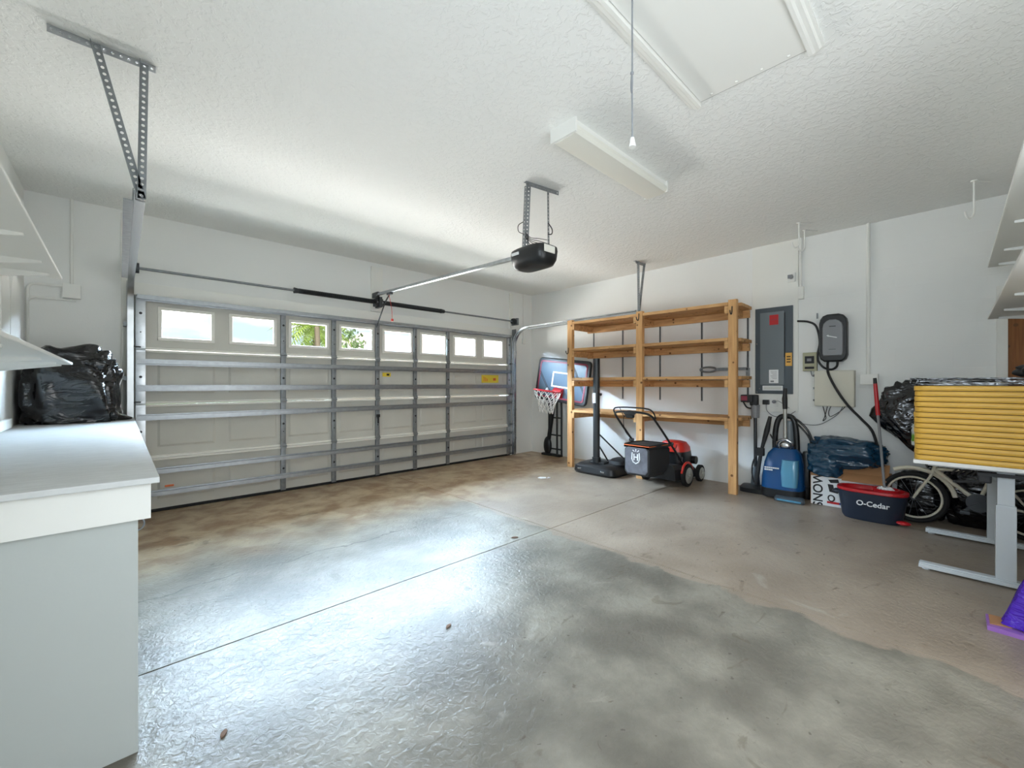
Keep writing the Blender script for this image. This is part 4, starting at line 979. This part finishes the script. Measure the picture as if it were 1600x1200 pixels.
s = sack(MB(), (5.42, -.27, .34), (.12, .33, .36), 14, .002, p=.6, amp=.14, fold=.06)
for v in s.bm.verts: v.co.x = min(v.co.x, XR - .012)
solo(s, 'bin_bag', 'bag', 'black bin bag on the floor behind the far desk leg', 'bin bag', (5.42, -.33, 0), smooth=True, ang=60)
s = sack(MB(), (5.42, .20, .23), (.11, .17, .23), 17, .002, p=.6, amp=.12, fold=.05)
for v in s.bm.verts: v.co.x = min(v.co.x, XR - .012)
solo(s, 'bin_bag', 'bag', 'low black bin bag on the floor behind the bicycle wheel', 'bin bag', (5.42, .20, 0), smooth=True, ang=60)

bk = thing('mop_bucket', 'navy mop bucket with a red spinner rim in front of the cardboard box', 'bucket', (5.10, .52, 0))
def kr(hx, hy, z): return sq(5.04, .52, hx, hy, z, 2.8, 44)
b = MB(); b.loft([kr(.115, .20, .002), kr(.125, .215, .03), kr(.145, .245, .24), kr(.148, .25, .255), kr(.138, .24, .255), kr(.118, .205, .04)]); b.build('bucket_body', 'bucket', bk, True, 35)
b = MB(); b.loft([kr(.140, .242, .25), kr(.150, .253, .262), kr(.148, .251, .282), kr(.125, .225, .285), kr(.105, .20, .24)]); b.build('red_rim', 'red', bk, True, 35)
MB().loft([sq(5.04, .42, .085, .09, .255, 2, 32), sq(5.04, .42, .09, .095, .30, 2, 32), sq(5.04, .42, .078, .083, .30, 2, 32), sq(5.04, .42, .06, .065, .25, 2, 32)]).build('spinner_basket', 'red', bk, True)
MB().ball((5.02, .76, .225), (.05, .05, .022), 2).build('pour_spout', 'bucket', bk, True)
MB().ball((4.93, .30, .04), (.04, .05, .018), 2).build('foot_pedal', 'red', bk, True)
textmesh('lettering', 'O-Cedar', .062, (4.8955, .50, .165), (0, -1, 0), (0.12, 0, 1), 'paper', bk, ext=.006, bold=.001)
mp_ = thing('mop', 'spin mop with a red and grey handle standing in the mop bucket', 'mop', (5.04, .42, .25))
p0, p1 = Vector((5.04, .43, .27)), Vector((5.05, .50, 1.30))
MB().cyl(p0, p0.lerp(p1, .67), .011, seg=10).build('handle', 'chargrey', mp_, True)
MB().cyl(p0.lerp(p1, .67), p0.lerp(p1, .95), .017, .015, 12).build('grip', 'red', mp_, True)
MB().cyl(p0.lerp(p1, .95), p1, .015, .013, 12).build('end_cap', 'softblack', mp_, True)
hd = MB()
for k in range(26):
    a = k * 2.4; r = .02 + .05 * random.random()
    hd.tube([(5.04, .43, .30), (5.04 + r * .7 * math.cos(a), .43 + r * .7 * math.sin(a), .305), (5.04 + r * math.cos(a), .43 + r * math.sin(a), .29)], .008, 5)
hd.build('mop_head', 'paper', mp_, True)

s = sack(MB(), (5.02, .20, .80), (.05, .06, .10), 21, None, p=.7, amp=.2, sub=4)
for f in s.bm.faces:
    c = f.calc_center_median(); f.material_index = 1 if -.045 < c.z - .80 < .015 and c.y > .22 else 0
pb = solo(s, 'carrier_bag', ['clearbag', 'green'], 'small pale plastic bag with a green print hanging beside the yellow stack', 'plastic bag', (5.02, .20, .80), smooth=True, ang=60)

# bicycle
bc = thing('bicycle', 'child bicycle with white rims parked along the right wall behind the mop bucket', 'bicycle', (5.20, -.1, 0))
def bwheel(y, r=.225):
    t = MB().torus((5.20, y, r + .005), r - .018, .02, (1, 0, 0), 44, 8).build('tyre', 'rubber', bc, True)
    q = MB().torus((5.20, y, r + .005), r - .045, .010, (1, 0, 0), 44, 6); q.build('rim', 'rimwhite', t, True)
    q = MB().cyl((5.15, y, r + .005), (5.25, y, r + .005), .018, seg=12)
    for k in range(18):
        a = k * math.pi / 9; q.tube([(5.19 if k % 2 else 5.21, y, r + .005), (5.20, y + (r - .045) * math.cos(a), r + .005 + (r - .045) * math.sin(a))], .0018, 4)
    q.build('spokes', 'darksteel', t)
bwheel(.25); bwheel(-.42)
f = MB()
hub, rear = Vector((5.20, .25, .23)), Vector((5.20, -.42, .23))
crank, seat, head = Vector((5.20, -.14, .26)), Vector((5.20, -.22, .52)), Vector((5.20, .12, .50))
for a, c, r in ((crank, seat, .014), (crank, head, .017), (head, seat, .014), (rear, crank, .01), (rear, seat, .009)): f.cyl(a, c, r, seg=10)
f.build('frame', 'rimwhite', bc, True)
MB().cyl(head + Vector((0, -.02, .06)), head + Vector((0, .01, -.04)), .017, seg=10).tube([head + Vector((.045, .01, -.04)), hub + Vector((.045, 0, 0))], .010, 8).tube([head + Vector((-.045, .01, -.04)), hub + Vector((-.045, 0, 0))], .010, 8).build('fork', 'rimwhite', bc, True)
MB().tube(spline([(5.02, .02, .62), (5.08, .08, .63), (5.16, .10, .60), (5.20, .10, .57), (5.24, .10, .60), (5.32, .08, .63), (5.38, .02, .62)], 6), .011, 8).build('handlebar', 'chrome', bc, True)
MB().tube([(5.20 - .0, -.30, .56), (5.20, -.22, .565), (5.20, -.10, .56)], [.06, .05, .018], 14).build('saddle', 'black', bc, True)
MB().disc((5.165, -.14, .26), .075, (1, 0, 0), .006, 28).bar((5.155, -.14, .26), (5.155, -.05, .18), .012, .018).box((5.09, -.09, .165), (5.155, -.03, .19), bev=.004).build('crank', 'darksteel', bc)
MB().tube([(5.20 , .25 + .262 * math.cos(R(a)), .23 + .262 * math.sin(R(a))) for a in range(60, 172, 10)], .018, 8).build('mudguard', 'rimwhite', bc, True)

# desk and yellow stack
dk = thing('standing_desk', 'white standing desk with pale grey T legs under the yellow stack', 'desk', (4.5, -.19, 0))
MB().box((3.80, -.56, .725), (5.10, .185, .75), bev=.004).build('desk_top', 'deskwhite', dk)
for x in (3.96, 4.93):
    t = MB(); t.box((x - .035, -.55, .012), (x + .035, .165, .036), bev=.004); t.box((x - .026, -.54, .036), (x + .026, .16, .046), bev=.003)
    for y in (-.52, .13): t.cyl((x, y, 0), (x, y, .014), .02, seg=12)
    t.build('foot', 'leg', dk)
    MB().box((x - .025, -.26, .046), (x + .025, -.175, .50), bev=.004).box((x - .02, -.253, .50), (x + .02, -.182, .70), bev=.003).build('leg', 'leg', dk)
    MB().box((x - .03, -.50, .70), (x + .03, .12, .724), bev=.003).build('top_bracket', 'leg', dk)
MB().box((3.99, -.25, .66), (4.90, -.22, .70)).box((3.99, -.20, .66), (4.90, -.17, .70)).build('crossbar', 'softblack', dk)
MB().box((3.90, -.16, .63), (4.06, -.10, .69), bev=.01).bar((3.92, -.12, .64), (3.84, .0, .63), .02, .015).bar((3.9, -.1, .685), (3.9, -.38, .69), .02, .02).build('control_bracket', 'softblack', dk)
kb = MB()
for k in range(6):
    y = -.02 - k * .03
    kb.tube(spline([(4.6, y, .70), (4.45, y + .05, .64 - .01 * k), (4.3, y - .04, .66), (4.15, y + .03, .63), (4.05, y, .69)], 6), .006, 6)
kb.build('cable_bundle', 'cord', dk, True)
n_ord = ['topmost', 'second from the top', 'third from the top', 'fourth from the top', 'fifth from the top', 'sixth from the top', 'seventh from the top', 'eighth from the bottom', 'seventh from the bottom', 'sixth from the bottom', 'fifth from the bottom', 'fourth from the bottom', 'third from the bottom', 'bottom one']
pitch_y = .0346; n_ord = n_ord[:7] + n_ord[-7:]
n_ord[7] = 'seventh from the bottom'
n_ord[8:] = ['sixth from the bottom', 'fifth from the bottom', 'fourth from the bottom', 'third from the bottom', 'second from the bottom', 'bottom one']
def rr3(x0, x1, y0, y1, z, r=.045, n=6):
    out = []
    for cx, cy, a0 in ((x1 - r, y1 - r, 0), (x0 + r, y1 - r, 90), (x0 + r, y0 + r, 180), (x1 - r, y0 + r, 270)):
        for i in range(n + 1):
            a = R(a0 + 90 * i / n); out.append((cx + r * math.cos(a), cy + r * math.sin(a), z))
    return out
pt_ = thing('yellow_pad', 'yellow pad at the %s of the stack on the white desk' % 'bottom', 'yellow pad', (4.16, -.17, .7515), 'yellow pads stacked on the white desk')
h = pitch_y - .0035
MB().loft([rr3(3.808, 4.522, -.522, .18, .7515), rr3(3.806, 4.524, -.524, .182, .7515 + .002), rr3(3.806, 4.524, -.524, .182, .7515 + h - .002), rr3(3.808, 4.522, -.522, .18, .7515 + h)]).build('pad_body', 'yellow', pt_, True, 50)
MB().loft([rr3(3.814, 4.516, -.516, .174, .7515 + h), rr3(3.814, 4.516, -.516, .174, .7515 + pitch_y - .0003)]).build('dark_seam', 'ink', pt_)
for k in range(1, 14):
    c = pt_.copy(); COL.objects.link(c)
    c.location = (4.16 + random.uniform(-.006, .006), -.17 + random.uniform(-.003, .003), .7515 + pitch_y * k)
    c['label'] = 'yellow pad, %s of the stack on the white desk' % n_ord[13 - k]
    for ch in pt_.children:
        e = ch.copy(); COL.objects.link(e); e.parent = c
pt_['label'] = 'yellow pad, bottom one of the stack on the white desk'
zt = .7515 + pitch_y * 14
m = MB()
for k, (a, z) in enumerate(((0, 0), (.02, .016), (-.01, .032))):
    rows = []
    for i in range(25):
        y = .19 - a - i * .029
        wob = .010 * noise.noise(Vector((i * .35, k * 5.1, 2))) 
        rows.append((y, zt + .003 + z + abs(wob)))
    for (ya, za), (yb, zb) in zip(rows, rows[1:]):
        m.loft([[(3.82 + a, ya, za), (4.45, ya, za), (4.45, ya, za + .011), (3.82 + a, ya, za + .011)], [(3.82 + a, yb, zb), (4.45, yb, zb), (4.45, yb, zb + .011), (3.82 + a, yb, zb + .011)]])
m.torus((3.83, .18, zt + .022), .02, .006, (1, 0, 0), 20, 6)
solo(m, 'folded_tarp', 'bag', 'black tarp folded flat on top of the yellow stack', 'tarp', (4.13, -.17, zt), smooth=True)
s = sack(MB(), (3.98, -.40, zt + .085), (.13, .14, .05), 31, zt + .052, p=.8, amp=.2, sub=4)
solo(s, 'cloth_bundle', 'softblack', 'dark cloth bundle on the black tarp at the right edge', 'cloth', (3.98, -.4, zt + .052), smooth=True, ang=60)

# purple wrapped thing at the right edge
pp = thing('purple_package', 'purple film wrapped package on a lilac base at the right edge', 'package', (3.30, -.25, 0))
MB().prism([(3.20, -.115, .0), (3.36, -.115, .0), (3.40, -.50, .0), (3.18, -.50, .0)], (0, 0, .022)).build('base', 'lilac', pp)
MB().prism([(3.23, -.125, .022), (3.35, -.125, .022), (3.35, -.20, .022), (3.25, -.20, .022)], (0, 0, .006)).build('card_insert', 'card', pp)
m = MB(); rings = []
for i in range(14):
    t = i / 13; z = .03 + .62 * t; cy = -.30 - .10 * t; hy = .135 * (1 - .72 * t); hx = .08 * (1 - .6 * t); ring_ = []
    for j in range(40):
        a = 2 * math.pi * j / 40; q = 1 + .10 * math.sin(a * 7 + t * 2) + .08 * noise.noise(Vector((math.cos(a) * 2, math.sin(a) * 2, t * 4)))
        ring_.append((3.29 + hx * q * math.cos(a), cy + hy * q * math.sin(a), z))
    rings.append(ring_)
m.loft(rings).build('purple_wrap', 'purple', pp, True, 70)

# small litter on the floor
m = MB(); m.prism([(4.02, 3.72, .001), (4.10, 3.69, .001), (4.13, 3.73, .001), (4.09, 3.79, .001), (4.03, 3.78, .001)], (0, 0, .006)); m.prism([(4.08, 3.66, .001), (4.15, 3.66, .001), (4.14, 3.70, .001)], (0, 0, .01))
solo(m, 'paper_scrap', 'paper', 'crumpled white paper scrap on the floor in front of the shelves', 'paper scrap', (4.07, 3.72, 0))
def leaf(x, y, s, a, label):
    c, q = math.cos(a), math.sin(a)
    P = [(-1, 0), (-.5, .35), (.1, .45), (.7, .25), (1, 0), (.6, -.3), (0, -.4), (-.6, -.3)]
    m = MB().loft([[(x + s * (u * c - v * q), y + s * (u * q + v * c), .001 + .2 * s * abs(v)) for u, v in P], [(x + s * (u * c - v * q), y + s * (u * q + v * c), .004 + .2 * s * abs(v)) for u, v in P]])
    solo(m, 'dry_leaf', 'leaf', label, 'leaf', (x, y, 0), 'dry leaves on the concrete')
leaf(1.23, 1.78, .022, .4, 'dry brown leaf on the bright reflection in the middle of the floor')
leaf(.27, 1.78, .022, 1.1, 'dry dark leaf on the floor close to the workbench end')
leaf(2.33, 2.44, .03, -.5, 'thin dark leaf sliver beside the crossing of the floor joints')

# ------------------------------------------------------------------ outside the windows
struct('lawn', MB().box((-30, YD + .17, -.16), (40, 60, -.06)), 'grass')
struct('driveway', MB().box((-.4, YD + .17, -.08), (5.6, 18, -.03)), 'drive')
def palm(x, y, hgt, label, seed):
    random.seed(seed)
    t = thing('palm_tree', label, 'tree', (x, y, -.06), 'trees outside the garage windows')
    MB().tube(spline([(x, y, -.06), (x + .1, y, hgt * .5), (x + .05, y, hgt)], 6), .11, 10).build('trunk', 'bark', t, True)
    m = MB()
    for k in range(22):
        a = k * 2.399; el = random.uniform(-.2, 1.1); L = random.uniform(1.2, 1.7); pts = []
        for i in range(7):
            u = i / 6; rr = L * u; pts.append(Vector((x + .05 + rr * math.cos(a) * math.cos(el * (1 - u * .4)), y + rr * math.sin(a), hgt + L * u * math.sin(el) - .75 * u * u)))
        m.tube(pts, .012, 4)
        side = Vector((-math.sin(a), math.cos(a), 0))
        for i in range(1, 7):
            for f_ in (0, .5):
                p = pts[i].lerp(pts[i - 1], f_)
                for s_ in (-1, 1):
                    tip = p + side * s_ * .30 + (pts[i] - pts[i - 1]) * .8 + Vector((0, 0, -.10)); d_ = (pts[i] - pts[i - 1]) * .18
                    m.quad(p - d_, p + d_, tip + d_ * .2, tip - d_ * .2)
    m.build('fronds', 'palm', t)
palm(6.2, 19, 3.75, 'palm with spread fronds seen through the third garage window', 3)
palm(6.75, 21, 3.9, 'farther palm seen at the edge of the second garage window', 9)
def bush(x, y, rad, hgt, label):
    t = thing('broadleaf_tree', label, 'tree', (x, y, -.06), 'trees outside the garage windows')
    MB().cyl((x, y, -.06), (x, y, hgt * .6), .12, .08, 8).build('trunk', 'bark', t, True)
    m = MB()
    for k in range(900):
        v = Vector((random.gauss(0, 1), random.gauss(0, 1), random.gauss(0, 1))).normalized() * random.uniform(.6, 1)
        p = Vector((x + v.x * rad, y + v.y * rad, hgt * .72 + v.z * hgt * .36)); q = Vector((random.uniform(-1, 1), random.uniform(-1, 1), random.uniform(-1, 1))) * .14; r_ = Vector((random.uniform(-1, 1), random.uniform(-1, 1), random.uniform(-1, 1))) * .10
        m.quad(p - q, p + r_, p + q, p - r_)
    m.build('foliage', 'leafy', t)
bush(9.4, 25.5, 1.8, 4.8, 'leafy tree seen through the third and fourth garage windows')
hs = thing('house', 'pale neighbouring house with a tiled hip roof seen through the garage windows', 'house', (17, 31, -.06))
MB().box((10, 27, -.06), (26, 35, 2.9)).build('wall', 'stucco', hs)
MB().loft([[(9.5, 26.5, 2.9), (26.5, 26.5, 2.9), (26.5, 35.5, 2.9), (9.5, 35.5, 2.9)], [(13.5, 30.9, 5.2), (22.5, 30.9, 5.2), (22.5, 31.1, 5.2), (13.5, 31.1, 5.2)]]).build('roof', 'rooftile', hs)
for x in (12, 15.5, 20, 23): MB().box((x, 26.95, .9), (x + 1.2, 27.0, 2.2)).build('window', 'panel', hs)
